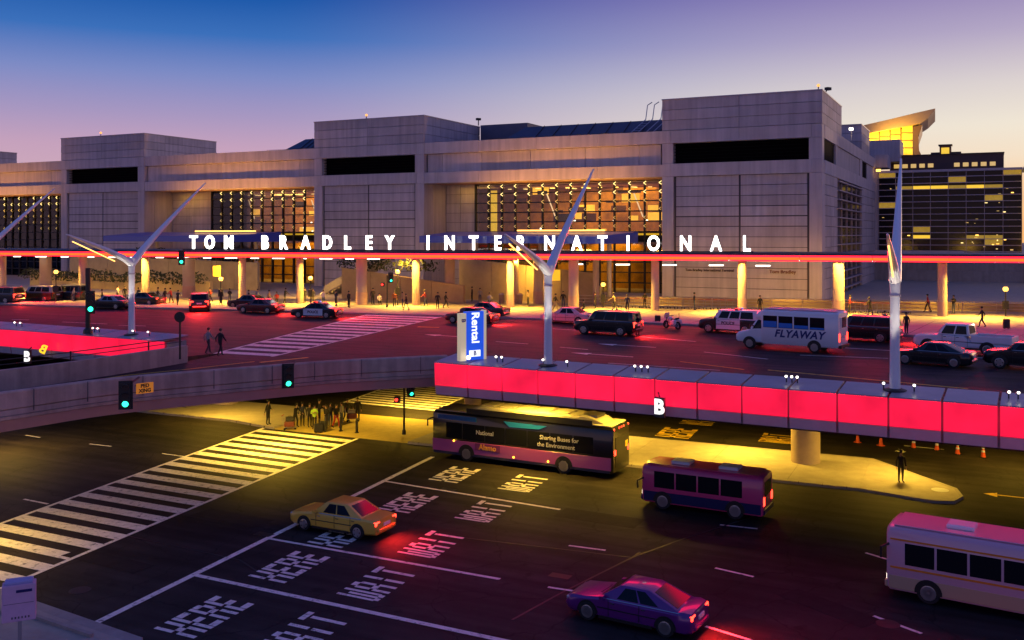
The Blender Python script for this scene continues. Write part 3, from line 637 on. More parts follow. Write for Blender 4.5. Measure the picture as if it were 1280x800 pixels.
for dx in (0, 1.0, 2.2, 3.2):
    mm.tube([B(26.5-dx, 5.6, 27), B(25.2-dx, 10.6, 30.0), B(25-dx, 10.8, 32.0), B(24.4-dx, 11, 32.4)], .07, 5)
for k in range(8): mm.tube([B(26.5-.16*k, 5.6+.62*k, 27+.38*k), B(25.5-.16*k, 5.6+.62*k, 27+.38*k)], .05, 4)
mm.done('rails', steel, q)

# great hall with the upswept roof, far behind at right
gh = thing('curved_roof_hall', 'upswept curved roof hall with glowing yellow window wall behind the terminal', 'building', P(1120, 200, 236))
Y0, Y1 = 236, 262
prof = [P(1040, 167, Y0), P(1077, 157, Y0), P(1110, 149.5, Y0), P(1145, 141, Y0), P(1169, 135.5, Y0)]
und = [P(1169, 137, Y0), P(1160, 147, Y0), P(1150, 154, Y0), P(1120, 160, Y0), P(1087, 166, Y0), P(1040, 175, Y0)]
rr = [Vector(p) for p in prof+und]; dY = Vector((.4437, .896, 0))*40
M().loft([rr, [Vector((p.x*1.16, p.y*1.16, p.z+(p.z-14)*.05)) for p in rr]]).done('roof', mat('pale hall roof', (.5, .36, .22), .5, var=.05, vs=.3), gh)
wl = [P(1076, 200, Y0+3), P(1156, 203, Y0+3), P(1149, 188, Y0+3), P(1148, 172, Y0+3), P(1153, 156, Y0+3), P(1077, 170, Y0+3)]
M().loft([wl, [Vector((p.x*1.1, p.y*1.1, p.z)) for p in wl]]).done('wall', mat('hall end wall', (.20, .13, .10), .6), gh)
hall_lit = mat('hall window glow', (.8, .6, .1), .4, em=(1, .66, .03), es=.34, var=.4, vs=.25)
for k in range(4):
    for r in range(4):
        x0 = 1087+k*13.6; x1 = x0+11.0; 
        if k == 3: x1 = x0+13
        top = 167-k*3.2; y0 = top+(195-top)*r/4; y1 = top+(195-top)*(r+1)/4-1.6
        q = [P(x0, y1, Y0+2.7), P(x1, y1, Y0+2.7), P(x1, y0-(2 if r == 0 else 0), Y0+2.7), P(x0, y0, Y0+2.7)]; M().loft([q, [p+Vector((0, .3, 0)) for p in q]]).done('window_pane', hall_lit, gh)
q = [P(1110, 201, Y0+1), P(1147, 200, Y0+1), P(1147, 196, Y0+1), P(1110, 197, Y0+1)]; M().loft([q, [p+Vector((0, 1, 0)) for p in q]]).done('lit_ledge', lit_strip, gh)
lamp('AREA', P(1120, 180, Y0-2), 2500, AMBER, 10, 3, aim=P(1125, 150, Y0+2), parent=gh, name='hall_uplight')

# glazed block to the right of the terminal
gb = thing('glazed_block', 'dark glass block with pale horizontal fins right of the terminal', 'building', B(-11, 60, 6))
def gbx(name, m, s0, s1, d0, d1, z0, z1):        # s to the right from the terminal corner line
    c = B(-(s0+s1)/2, (d0+d1)/2, (z0+z1)/2); return piece(name, m, gb, c, (abs(s1-s0), abs(d1-d0), abs(z1-z0)), UA)
GW = 22.5
gbx('wall', dark_metal, 0, GW, 60.8, 75, 6.1, 24.6); gbx('cornice', band_m, -.2, GW+.1, 60.0, 62, 24.6, 25.0)
gbx('corner_pier', concrete, -1.0, .4, 59.8, 61, 6.1, 25)
for c in range(8):
    for r in range(16):
        x0 = .5+c*2.75; z0 = 8.0+r*1.05
        m = gl_dark
        lit = (r == 13 and 1 <= c <= 6 and R.random() < .95) or (r == 5 and c in (2, 3, 5, 6, 7) and R.random() < .6)
        gbx('pane', (lit_strip if R.random() < .5 else lit_dim) if lit else (lit_dim if R.random() < .07 else gl_dark), x0+.05, x0+2.7, 60.5, 60.62, z0+.04, z0+(.62 if lit else 1.0))
for r in range(16): gbx('sun_fin', alu, .2, GW, 59.95, 60.45, 8.0+r*1.05-.06, 8.0+r*1.05+.06)
for c in range(9): gbx('mullion', alu, .5+c*2.75-.04, .5+c*2.75+.04, 60.25, 60.5, 6.3, 24.6)
for k in range(46):
    x0 = R.choice([R.uniform(1, 21), R.uniform(14, 21.5)]); z0 = R.choice([R.uniform(9, 14), R.uniform(11, 22)]); w = R.uniform(.12, .5)
    gbx('window_light', R.choice([chev, chev_dim, lamp_amber, chev_dim]), x0, x0+w, 60.44, 60.49, z0, z0+R.uniform(.06, .2))
# attic storey with small lit windows
brown = mat('brown attic wall', (.10, .055, .05), .7, var=.1, vs=1)
gbx('attic', brown, 1.5, 20, 70, 82, 24.8, 28.2); gbx('attic_roof', dark_metal, 1.4, 20.1, 69.8, 82, 28.2, 28.35)
for k in range(12): 
    if k in (5, 6): continue
    gbx('attic_window', chev_dim, 2.2+k*1.42, 3.1+k*1.42, 69.9, 69.97, 26.0, 26.7)
gbx('roof_vent', brown, 9.7, 11.6, 72, 74, 28.3, 30.0); gbx('roof_vent', dark_metal, 9.5, 11.8, 71.8, 74.2, 30, 30.2); gbx('roof_vent', lit_strip, 10, 11.3, 71.7, 71.8, 28.5, 29.6); gbx('roof_vent', brown, 8.2, 13.2, 73, 75, 28.3, 28.9)
# plinth of the glazed block and neighbouring wing at the far right
gbx('plinth', plain_conc, 0, 48, 58.6, 60, 6.1, 7.9); gbx('plinth_band', band_m, 0, 14, 57.6, 58.5, 10.4, 11.3); gbx('lower_wall', plain_conc, 0, 48, 59.0, 60.4, 7.9, 10.3)
wr = thing('east_wing', 'sliver of a yellow lit glazed building at the right edge', 'building', B(-26, 56, 6))
for z0, m in ((6.1, plain_conc), (9.6, alu), (12.2, lit_warm), (14.6, alu), (17, lit_strip), (19.2, alu), (22, lit_strip)):
    c = B(-33, 62, z0+1.1); piece('storey', m, wr, c, (20, 8, 2.1), UA)
for k in range(9):
    c = B(-23.2-k*2.3, 57.95, 16); piece('mullion', dark_metal, wr, c, (.16, .16, 16), UA)
c = B(-33, 62, 24.7); piece('roof', cap_m, wr, c, (20.6, 8.6, .5), UA)

# ---------------------------------------------------------------- entrance canopies of blue metal in front of the bays
blue_m = mat('blue canopy metal', (.03, .06, .42), .4, metal=.0, coat=.2)
def entrance_canopy(u0, u1, label):
    t = thing('entrance_canopy', label, 'canopy', B((u0+u1)/2, -8, 6.1), group='blue entrance canopies')
    d0, d1 = -17, -5
    q = M(); q.hexa([B(u0, d0, 12.95), B(u1, d0+4, 12.95), B(u1, d1, 12.95), B(u0, d1, 12.95), B(u0, d0, 13.8), B(u1, d0+4, 13.8), B(u1, d1, 14.35), B(u0, d1, 14.35)]); q.done('roof', blue_m, t)
    for k in range(3):
        uu = u0+3+(u1-u0-8)*k/2; M().tube([B(uu, -7, 6.15), B(uu, -7, 13.4)], .28, 10).done('post', band_m, t)
    q = M(); q.tube([B(u0+4, d1-1, 14.5), B(u0+16, d1-1, 14.5)], .1, 6); q.done('light_tube', lamp_amber, t)
    L = lamp('AREA', B((u0+u1)/2, -3.0, 15.0), 1300, (1, .42, .05), (u1-u0)*.8, .6, spread=110, aim=B((u0+u1)/2, -.2, 24), parent=t, name='uplight')
entrance_canopy(21, 47.5, 'blue flat entrance canopy below the middle glazed bay'); entrance_canopy(76.5, 104.5, 'blue flat entrance canopy below the left glazed bay')
lamp('AREA', B(147, -5.4, 14.8), 1200, (1, .42, .05), 26, .6, spread=110, aim=B(147, -.2, 24), name='uplight')

# plaza walls, hedges and stairs between canopy and terminal
ochre = mat('ochre plaster wall', (.42, .33, .20), .8, var=.15, vs=.8)
leaf_m = mat('hedge leaf', (.045, .055, .02), .7, var=.4, vs=3)
def hedge(a, b, z0, z1, w, label):
    a, b = Vector(a), Vector(b); n = int((b-a).length*45); q = M(); d = (b-a).normalized(); nn = Vector((-d.y, d.x, 0))
    for k in range(n):
        f = R.random(); th = R.uniform(0, math.pi); rr_ = 1-.4*R.random()**2; hump = .75+.25*math.sin(f*37+1)*math.sin(f*17)
        c = a.lerp(b, f)+nn*math.cos(th)*w*.5*rr_; c.z = z0+(z1-z0)*hump*(.1+.9*abs(math.sin(th))*rr_); s_ = R.uniform(.10, .26)
        r1 = Vector((R.uniform(-1, 1), R.uniform(-1, 1), R.uniform(-1, 1))).normalized(); r2 = r1.orthogonal().normalized()
        q._f([q.bm.verts.new(p) for p in (c+r1*s_, c+r2*s_*.6, c-r1*s_, c-r2*s_*.6)])
    bm = q.bm; me = bpy.data.meshes.new('hedge'); bm.to_mesh(me); bm.free(); me.materials.append(leaf_m); o = bpy.data.objects.new('hedge', me); mid = (a+b)/2; mid.z = z0; me.transform(Matrix.Translation(-mid)); o.location = mid; link(o); tag(o, label, 'hedge', 'clipped hedges in the plaza planters')
def planter(u0, u1, d, z0, h0, h1, label, th=.5):
    t = thing('planter_wall', label, 'wall', B((u0+u1)/2, d, 6.15)); n = max(2, int((u1-u0)/4))
    for k in range(n):
        a, b = u0+(u1-u0)*k/n+.03, u0+(u1-u0)*(k+1)/n-.03; ha = h0+(h1-h0)*k/n; hb = h0+(h1-h0)*(k+1)/n
        q = M(); q.hexa([B(a, d, z0), B(b, d, z0), B(b, d+th, z0), B(a, d+th, z0), B(a, d, z0+ha), B(b, d, z0+hb), B(b, d+th, z0+hb), B(a, d+th, z0+ha)]); q.done('wall_panel', ochre, t)
planter(76, 112, -20, 6.15, 1.5, 2.6, 'low ochre planter wall behind the left canopy columns'); hedge(B(76, -21, 8), B(112, -21, 8), 7.2, 9.3, 2.0, 'long dark hedge on the low ochre wall at left')
planter(74, 112, -13, 6.15, 3.9, 4.6, 'taller stepped planter wall at left below the blue canopy'); hedge(B(74, -12, 8), B(112, -12, 8), 10.2, 12.2, 1.6, 'upper dark hedge under the left blue canopy')
planter(36, 53, -22, 6.15, 2.0, 3.8, 'sloping ochre ramp parapet behind the middle columns'); planter(22, 40, -16, 6.15, 3.4, 5.0, 'broad ochre ramp wall below the middle glazed bay')
hedge(B(22, -15, 9), B(40, -15, 9), 10.4, 12.3, 1.7, 'dark hedge hanging over the ramp wall at centre'); hedge(B(40, -21, 9), B(54, -21, 9), 9.6, 11.4, 1.6, 'bushy hedge above the sloping ramp parapet')
planter(24, 33, -10, 6.15, 1.6, 4.6, 'pale sloping stair wall beside the right pylon')
# stair flank rising left of the pylon
st = thing('stair', 'open concrete stair rising behind the canopy columns', 'stair', B(57, -14, 6.15))
for k in range(16): 
    c = B(60-.55*k+0, -14, 6.25+.3*k); piece('step', plain_conc, st, c, (.56, 3.0, .3), UA)
q = M(); q.hexa([B(60.4, -15.7, 6.15), B(51.3, -15.7, 10.8), B(51.3, -15.5, 10.8), B(60.4, -15.5, 6.15), B(60.4, -15.7, 7.2), B(51.3, -15.7, 11.9), B(51.3, -15.5, 11.9), B(60.4, -15.5, 7.2)]); q.done('balustrade', plain_conc, st)

# ---------------------------------------------------------------- kerbside canopy with the ribbon light and the lit letters
def cl(x, back=0.): d = Vector((1, -.268)).normalized(); nn = Vector((-d.y, d.x)); p = Vector((x, 103-.268*x)); return p+nn*back
CD = Vector((1, -.268)).normalized(); CA = math.atan2(CD.y, CD.x)
kc = thing('kerb_canopy', 'long flat kerbside canopy edged with a glowing red ribbon light', 'canopy', (0, 103, 6.15))
x0 = -95
soff = mat('canopy soffit', (.42, .33, .27), .6)
while x0 < 68:
    x1 = x0+6.5; a, b = cl(x0+.02, -1.4), cl(x1-.02, -1.4); c, d = cl(x1-.02, 7.5), cl(x0+.02, 7.5)
    M().prism([a, b, c, d], 11.45, 11.75).done('soffit_panel', soff, kc)
    a, b, c, d = cl(x0+.02, -1.62), cl(x1-.02, -1.62), cl(x1-.02, -1.42), cl(x0+.02, -1.42)
    M().prism([a, b, c, d], 11.38, 11.48).done('ribbon_light', led_red, kc)
    M().prism([a, b, c, d], 11.49, 11.74).done('ribbon_light', led_orange, kc); M().prism([a, b, c, d], 11.75, 11.92).done('ribbon_light', led_red, kc)
    a, b, c, d = cl(x0+.01, -1.7), cl(x1-.01, -1.7), cl(x1-.01, 7.6), cl(x0+.01, 7.6)
    M().prism([a, b, c, d], 11.95, 12.15).done('roof_panel', metal_roof, kc)
    x0 = x1
def canopy_x(px):                                # x on the column line seen at photo column px
    k = (px-640)/FPX; return 103*k/(1+.268*k)
colm = mat('pale canopy column', (.50, .40, .34), .6, var=.08, vs=1)
colb = mat('column base band', (.55, .36, .28), .7, var=.08, vs=2)
def col(px, back, wpx):
    k = (px-640)/FPX; x = canopy_x(px); p = cl(x, back); Y = p.y; x = k*Y; r = wpx/FPX*Y/2; q = M()
    q.lathe((x, Y, 0), [(r, 7.55), (r, 11.44)], 18); o = q.done('column', colm, kc, smooth=True)
    M().lathe((x, Y, 0), [(r*1.06, 6.15), (r*1.06, 7.54)], 18).done('column_base', colb, o, smooth=True)
for px, wd in ((3, 9), (104, 10), (182, 9), (303, 9), (375, 9), (452, 14), (520, 9.5), (638, 9), (717, 12.5), (819, 10), (928, 11), (1048, 14), (1178, 11), (-45, 12)): col(px, 0, wd)
for px, wd in ((57, 14), (236, 15), (562, 13), (673, 12), (745, 8), (645, 6)): col(px, 7, wd)
# fluorescent battens and spots under the canopy
for px in range(-20, 1300, 30):
    k = (px-640)/FPX; x = canopy_x(px); p = cl(x, .2); 
    r = (px//30) % 2
    if px < 480:
        piece('batten_light', lamp_white, kc, (cl(x, 1.5).x, cl(x, 1.5).y, 11.2), (1.5 if r else 1.0, .10, .08), CA+.1); piece('batten_light', lamp_white, kc, (cl(x+1, 4).x, cl(x+1, 4).y, 11.35), (1.6, .2, .12), CA-.25)
    else: piece('batten_light', lamp_white, kc, (p.x, p.y, 11.38), (.75, .12, .09), CA-.5)
    if px > 640 and px < 1000 and r: piece('batten_light', lamp_white, kc, (cl(x+1, 3.5).x, cl(x+1, 3.5).y, 10.75), (1.5, .14, .12), CA+.3)
for x in range(-88, 64, 11): 
    p = cl(x, -.9); lamp('AREA', (p.x, p.y, 11.2), 1500, (1, .54, .06), 3, 1, spread=118, aim=(p.x-.2, p.y-.6, 6), parent=kc, name='canopy_light')
for x in range(-84, 60, 14):
    p = cl(x, 6.5); lamp('AREA', (p.x, p.y, 11.2), 650, (1, .52, .06), 3, 1, spread=130, aim=(p.x+1.5, p.y+7, 6), parent=kc, name='canopy_light')
for x in range(-86, 64, 10):                    # the red glow the ribbon throws on the road
    p = cl(x, -1.75); lamp('AREA', (p.x, p.y, 11.65), 370, (1, .015, .035), 8, .4, spread=120, aim=(p.x-8, p.y-32, 6), parent=kc, name='ribbon_glow')
# sign letters
sg = thing('sign_letters', 'lit white capitals reading TOM BRADLEY INTERNATIONAL along the canopy roof', 'sign', (cl(0, -1.2).x, cl(0, -1.2).y, 12.15))
LET = [(242, 'T'), (262, 'O'), (286, 'M'), (331, 'B'), (354, 'R'), (382, 'A'), (409, 'D'), (434, 'L'), (461, 'E'), (487, 'Y'), (535, 'I'), (562, 'N'), (592, 'T'), (622, 'E'), (651, 'R'), (687, 'N'), (721, 'A'), (753, 'T'), (785, 'I'), (817, 'O'), (857, 'N'), (895, 'A'), (933, 'L')]
for px, ch in LET:
    x = canopy_x(px); p = cl(x, -1.2); x = (px-640)/FPX*p.y
    o = text(ch, 2.15, letter_m, sg, (x, p.y, 13.02), CD.to_3d(), (0, 0, 1), .22, .045, name='letter'); o.scale = (.74, 1, 1)
for k in range(2):
    a, b = cl(canopy_x(236), -1.2), cl(canopy_x(942), -1.2); M().tube([(a.x, a.y, 12.2+k*.08), (b.x, b.y, 12.2+k*.08)], .035, 5).done('mounting_rail', dark_metal, sg)

# ---------------------------------------------------------------- white Y-shaped pylons
def pylon(s, back, label):
    b = wp(s, back); t = thing('light_pylon', label, 'pylon', (b.x, b.y, 7.2), group='white forked light pylons'); bx = Vector((b.x, b.y, 0))
    M().tube([bx+Vector((0, 0, 7.15)), bx+Vector((0, 0, 9.5)), bx+Vector((0, 0, 11.4)), bx+Vector((0, 0, 12.4))], [.23, .20, .20, .25], 16).done('pole', white_m, t, smooth=True); M().lathe((b.x, b.y, 11.3), [(.225, 0), (.24, .04), (.225, .08)], 16).done('collar', alu, t)
    M().lathe((b.x, b.y, 7.1), [(.5, 0), (.5, .14), (.3, .2)], 16).done('base_plate', dark_metal, t)
    def arm(dx, dy, dz, r0, nm):
        pts = []; rs = []
        for i in range(9):
            f = i/8; e = f**1.0; h = dz*(f**.92) if dz > 3 else dz*(f**.8)
            pts.append(bx+Vector((dx*e, dy*e, 12.0+h))); rs.append(r0*(1-f)**1.0+.045)
        M().tube(pts, rs, 14).done(nm, white_m, t, smooth=True)
    arm(2.9, 6.5, 5.8, .22, 'long_arm'); arm(-2.2, -4.8, 2.0, .2, 'short_arm')
    q = M(); q.tube([bx+Vector((-.6, -1.3, 12.22)), bx+Vector((-2.0, -4.4, 13.55))], .035, 6); q.done('light_strip', mat('pylon light strip', (.9, .7, .3), .5, em=(1, .5, .1), es=2.5), t)
    for dx_, dy_ in ((.95, -1.35), (-.95, -1.0)): lamp('SPOT', bx+Vector((dx_, dy_, 7.55)), 420, (1, .88, .72), .1, aim=bx+Vector((0, 0, 12.8)), spot=34, parent=t, name='uplight')
pylon(23.2, 1.15, 'white forked pylon on the right part of the red parapet, in front of the pickup'); pylon(6.38, 1.0, 'white forked pylon at centre beside the blue pylon sign')
pylon(-25.15, 1.0, 'white forked pylon at left, on the red parapet before TOM'); pylon(-42.5, 1.0, 'white pylon at the left edge with just its long arm showing')

def spot_light(px, s_off, label, z=7.27):
    k = (px-640)/FPX; s = (k*W0.y-W0.x)/(WD.x-k*WD.y); p = wp(s, s_off); t = thing('spotlight', label, 'spotlight', (p.x, p.y, z), group='small spotlights on the parapet coping')
    M().tube([(p.x, p.y, z-.05), (p.x, p.y, z+.16)], .03, 6).done('bracket', dark_metal, t)
    M().tube([(p.x, p.y+.12, z+.16), (p.x-.05, p.y-.14, z+.24)], [.05, .075], 10).done('housing', steel, t); M().sphere((p.x-.06, p.y-.15, z+.245), .06, n=8).done('lens', lamp_white, t)
for px, off, lb in ((6, .9, 'small spotlight at the far left end of the left red parapet'), (13, .9, 'small spotlight second from the far left on the left red parapet'), (98, .9, 'leftmost of three spotlights at the grey signal post'), (104, .9, 'middle one of three spotlights at the grey signal post'), (110, .9, 'rightmost of three spotlights at the grey signal post'), (154, .9, 'small spotlight left of the foot of the left pylon'), (173, .9, 'small spotlight right of the foot of the left pylon'),
    (612, .8, 'small spotlight nearest the blue pylon sign on the coping'), (619, .8, 'second spotlight right of the blue pylon sign'), (670, .9, 'small spotlight left of the foot of the central pylon'), (700, .9, 'small spotlight right of the foot of the central pylon'), (785, 1., 'leftmost of three clustered spotlights below the motorcycle'), (793, 1., 'middle of three clustered spotlights below the motorcycle'), (801, 1., 'rightmost of three clustered spotlights below the motorcycle'),
    (976, 1.1, 'leftmost of the clustered spotlights below the lettered shuttle'), (983, 1.1, 'middle of the clustered spotlights below the lettered shuttle'), (990, 1.1, 'rightmost of the clustered spotlights below the lettered shuttle'), (1100, 1.1, 'small spotlight left of the foot of the right pylon'), (1139, 1.1, 'small spotlight right of the foot of the right pylon'), (1260, 1.1, 'last but one spotlight at the right end of the coping'), (1272, 1.1, 'last spotlight at the right end of the coping')): spot_light(px, off, lb)

# ---------------------------------------------------------------- blue pylon sign on the parapet end
bs = wp(1.9, .75); sb = thing('pylon_sign', 'blue and cream upright sign panel on the end of the red parapet', 'sign', (bs.x, bs.y, 7.2))
sa = Vector((.83, .55, 0)).normalized(); ang = math.atan2(sa.y, sa.x); cream = mat('lit cream sign edge', (.8, .7, .5), .5, em=(1, .8, .45), es=.3); blue_s = mat('lit blue sign face', (.02, .08, .5), .4, em=(.01, .07, .55), es=.9)
sp = Vector((bs.x, bs.y, 0))
piece('panel', blue_s, sb, sp+sa*.12+Vector((0, 0, 8.55)), (1.1, .3, 2.6), ang); piece('edge_panel', cream, sb, sp-sa*.62+Vector((0, 0, 8.5)), (.36, .34, 2.55), ang); piece('edge_panel', cream, sb, sp+sa*.76+Vector((0, 0, 8.55)), (.14, .34, 2.7), ang)
fn = Vector((sa.y, -sa.x, 0)); wl_ = mat('lit white print', (.9, .9, .9), .5, em=(1, 1, .95), es=1.0)
text('Rental', .66, wl_, sb, sp+sa*.12+fn*.17+Vector((0, 0, 8.98)), (0, 0, -1), sa, .02, .012)
piece('print_panel', wl_, sb, sp+sa*.1+fn*.155+Vector((0, 0, 7.6)), (.7, .03, .34), ang)
text('B', .34, mat('blue print', (.02, .05, .4), .5), sb, sp+sa*.1+fn*.18+Vector((0, 0, 7.6)), sa, (0, 0, 1), .02, .01)
text('B', .34, mat('purple print', (.12, .03, .35), .5), sb, sp-sa*.62+fn*.19+Vector((0, 0, 9.4)), (0, 0, -1), sa, .02, .01)
M().sphere(sp-sa*.5+fn*.5+Vector((0, 0, 7.45)), .12).done('flood_lens', lamp_white, sb)

# blade signs with a B
def blade(px, py, Y, label):
    p = P(px, py, Y); t = thing('blade_sign', label, 'sign', p-Vector((0, 0, .45)), group='B blade signs'); d = Vector((.80, -.6, 0)).normalized() if px > 300 else Vector((.93, -.36, 0))
    piece('box', mat('blade sign box', (.03, .03, .03), .5), t, p, (.5, .16, .95), math.atan2(d.y, d.x)); nn = Vector((d.y, -d.x, 0))
    text('B', .95, mat('lit sign letter', (.9, .9, .9), .5, em=(1, .97, .92), es=1.2), t, p+nn*.1, d, (0, 0, 1), .04, .035)
    M().tube([p+Vector((0, .1, .47)), p+Vector((0, .5, .6))], .04, 6).done('bracket', dark_metal, t)
blade(825, 509, 45.2, 'white letter B blade sign under the right red parapet'); blade(35, 446, 66, 'white letter B sign in front of the left red parapet')
yb = P(54, 437, 67); t = thing('letter_reflection', 'tilted yellow reflection of a letter B beside the white B at left', 'sign', yb)
text('B', .85, mat('yellow reflected letter', (.9, .6, .05), .5, em=(1, .6, .02), es=1.1), t, yb, (-.85, -.1, .35), (.3, 0, .9), .05, .02)  # mirror image of the B sign, modelled as a glowing letter

# ---------------------------------------------------------------- traffic signals
def signal_head(t, p, face, h=1.15, w=.42, lit=2):
    f = Vector(face).normalized(); a = math.atan2(f.y, f.x)+math.pi/2; s = Vector((-f.y, f.x, 0))
    piece('housing', black_m, t, p, (w, .28, h), a); piece('backplate', black_m, t, p-f*.05, (w*1.5, .05, h*1.12), a)
    for k in range(3):
        c = p+f*.15+Vector((0, 0, h*(.32-.32*k))); q = M(); q.tube([c, c+f*.03], h*.115, 14); q.done('lens', (green_on if k == lit else sig_off), t)
        v = M(); n = 8; r = h*.13
        ring = [c+s*math.cos(math.pi*i/n)*r+Vector((0, 0, math.sin(math.pi*i/n)*r)) for i in range(n+1)]; ring2 = [x+f*.2 for x in ring]; v.loft([ring, ring2], caps=False, closed=False); v.done('visor', black_m, t)
def sig(px, py, Y, label, h, face=(0, -1, 0), lit=2, w=.42):
    p = P(px, py, Y); t = thing('traffic_signal', label, 'traffic light', p-Vector((0, 0, h/2)), group='traffic signals'); signal_head(t, p, face, h, w, lit); return t, p
t, p = sig(157, 494, 44.9, 'green traffic light hung on the ramp face beside the orange sign', 1.2, (.3, -1, 0)); M().tube([p+Vector((0, .1, .4)), p+Vector((.0, 1.6, .6))], .05, 6).done('bracket', dark_metal, t)
t, p = sig(360, 470, 50.4, 'green traffic light hung on the ramp face above the waiting crowd', 1.15, (.4, -1, 0)); M().tube([p+Vector((0, .1, .3)), p+Vector((0, 1.8, .5))], .05, 6).done('bracket', dark_metal, t)
t, p = sig(227, 322, 99, 'green traffic light hung at the canopy edge left of TOM', 1.35, (.2, -1, 0)); M().tube([p+Vector((0, .1, -.1)), p+Vector((0, 7.0, -.1))], .06, 6).done('bracket', dark_metal, t)
def pole_signal(px, base, top, z, label, r=.08, hand=True, dx=.5, hh=1.0, hz=None):
    g = G(px, base, z); zt = CZ-(top-HOR)/FPX*g.y; t = thing('traffic_signal', label, 'traffic light', g, group='traffic signals'); M().tube([g, (g.x, g.y, zt)], r, 8).done('pole', black_m, t)
    M().lathe((g.x, g.y, z), [(r*2, 0), (r*1.8, .25), (r, .4)], 10).done('pole_base', black_m, t)
    signal_head(t, Vector((g.x+dx, g.y-.15, (hz or zt)-.25)), (.35, -1, 0), hh, .36)
    if hand: piece('pedestrian_head', black_m, t, (g.x-.45, g.y-.1, zt-1.0), (.4, .25, .42), 0); M().sphere((g.x-.5, g.y-.24, zt-1.0), .11).done('hand_symbol', red_on, t)
pole_signal(505, 543, 481, .15, 'green traffic light on a thin black post on the lower median', .07); pole_signal(110, 417, 335, 7.2, 'green traffic light on a grey post behind the left parapet', .17, False, .25, 1.4, 9.6)
pole_signal(484, 384, 344, 6.15, 'green and red pedestrian crossing signal under the canopy at centre', .07, True, .4)
g = G(225, 449, 7.05); t = thing('sign_post', 'dark post with a round dark disc at the end of the ramp railing', 'sign', g); M().tube([g, g+Vector((0, 0, 2.45))], .06, 8).done('post', black_m, t); M().tube([g+Vector((0, -.06, 2.35)), g+Vector((0, -.02, 2.35))], .3, 18).done('disc', black_m, t)
p = P(181, 485, 45.9); t = thing('orange_sign', 'orange PED XING sign fixed to the ramp face', 'sign', p-Vector((0, 0, .25))); a = math.atan2(.73, .7)
d = Vector((.70, .71, 0)); nn = Vector((d.y, -d.x, 0)); piece('plate', orange_sign, t, p, (.85, .03, .5), a)
text('PED', .24, black_m, t, p+nn*.022+Vector((0, 0, .11)), d, (0, 0, 1), .01, .01); text('XING', .24, black_m, t, p+nn*.022-Vector((0, 0, .12)), d, (0, 0, 1), .01, .01)
M().tube([p-nn*.05, p-nn*1.0], .03, 6).done('bracket', dark_metal, t)

# ---------------------------------------------------------------- utility box on a post, bollards, bins, railings, cones
g = G(24, 815); t = thing('utility_box', 'pale mauve cabinet on a short post at the lower left corner', 'box', (g.x, g.y, .15)); bm_ = mat('pale cabinet paint', (.74, .42, .58), .5, var=.06, vs=3)
ca = .42; X = Vector((math.cos(ca), math.sin(ca), 0)); cc = Vector((g.x, g.y, 0)); Yd = Vector((-X.y, X.x, 0))
q = M(); q.box(cc+Vector((0, 0, 1.72)), (1.02, .52, 1.22), ca); q.done('cabinet', bm_, t, bevel=.04, seg=2)
q = M(); q.box(cc+Yd*.02+Vector((0, 0, 2.37)), (.86, .46, .12), ca); q.done('lid', mat('lavender lid', (.42, .38, .62), .5), t, bevel=.03)
q = M(); q.box(cc+Vector((.02, 0, .65)), (.12, .12, 1.0), ca); q.done('post', steel, t)
piece('slot', mat('dark blue slot', (.01, .01, .12), .4), t, cc-Yd*.262+X*.16+Vector((0, 0, 2.12)), (.48, .02, .09), ca)
for k in range(6): piece('vent', joint, t, cc-Yd*.262+X*(-.2+.1*k)+Vector((0, 0, 1.25)), (.04, .015, .07), ca)
piece('door_seam', joint, t, cc-Yd*.2615+Vector((0, 0, 1.72)), (.9, .01, .012), ca)
for px, py, nm in ((426, 539, 'left of the pair of black bollards beside the waiting crowd'), (446, 541, 'right of the pair of black bollards beside the waiting crowd')):
    g = G(px, py); t = thing('bollard', nm, 'bollard', g, group='black bollards'); M().lathe(g, [(.09, 0), (.09, .95), (.06, 1.02), (.02, 1.04)], 12).done('shaft', black_m, t); M().lathe(g, [(.16, 0), (.16, .05), (.1, .07)], 12).done('foot', black_m, t)
for px, py, nm in ((627, 379, 'pale litter bin left of the narrow canopy column'), (650, 379.5, 'pale litter bin right of the narrow canopy column')):
    g = G(px, py, 6.15); t = thing('litter_bin', nm, 'bin', g, group='litter bins'); M().lathe(g, [(.3, 0), (.33, .9), (.33, .95)], 14).done('drum', ochre, t); M().lathe(g, [(.35, .96), (.35, 1.02), (.15, 1.15)], 14).done('lid', band_m, t)
for i, (px, py, kd) in enumerate(((1072, 553, 0), (1101, 557, 0), (1142, 560, 1), (1171, 563, 1), (1197, 568, 1), (1229, 572, 1))):
    g = G(px, py); t = thing('traffic_cone', ['leftmost plain orange cone behind the island', 'second plain orange cone behind the island', 'white banded orange cone nearest the plain ones', 'white banded orange cone second in its row', 'white banded orange cone third in its row', 'rightmost white banded orange cone'][i], 'cone', g, group='orange traffic cones on the lower road')
    M().lathe(g, [(.15, .03), (.04, .72), (.03, .74)], 14).done('cone', orange_m, t, smooth=True); M().box(g+Vector((0, 0, .02)), (.38, .38, .04), .4).done('base', orange_m if kd == 0 else rubber, t)
    if kd:
        for z0, z1 in ((.34, .46), (.54, .63)): M().lathe(g, [(.153-.11*z0/.72+.012, z0), (.153-.11*z1/.72+.012, z1)], 14).done('band', white_m, t)
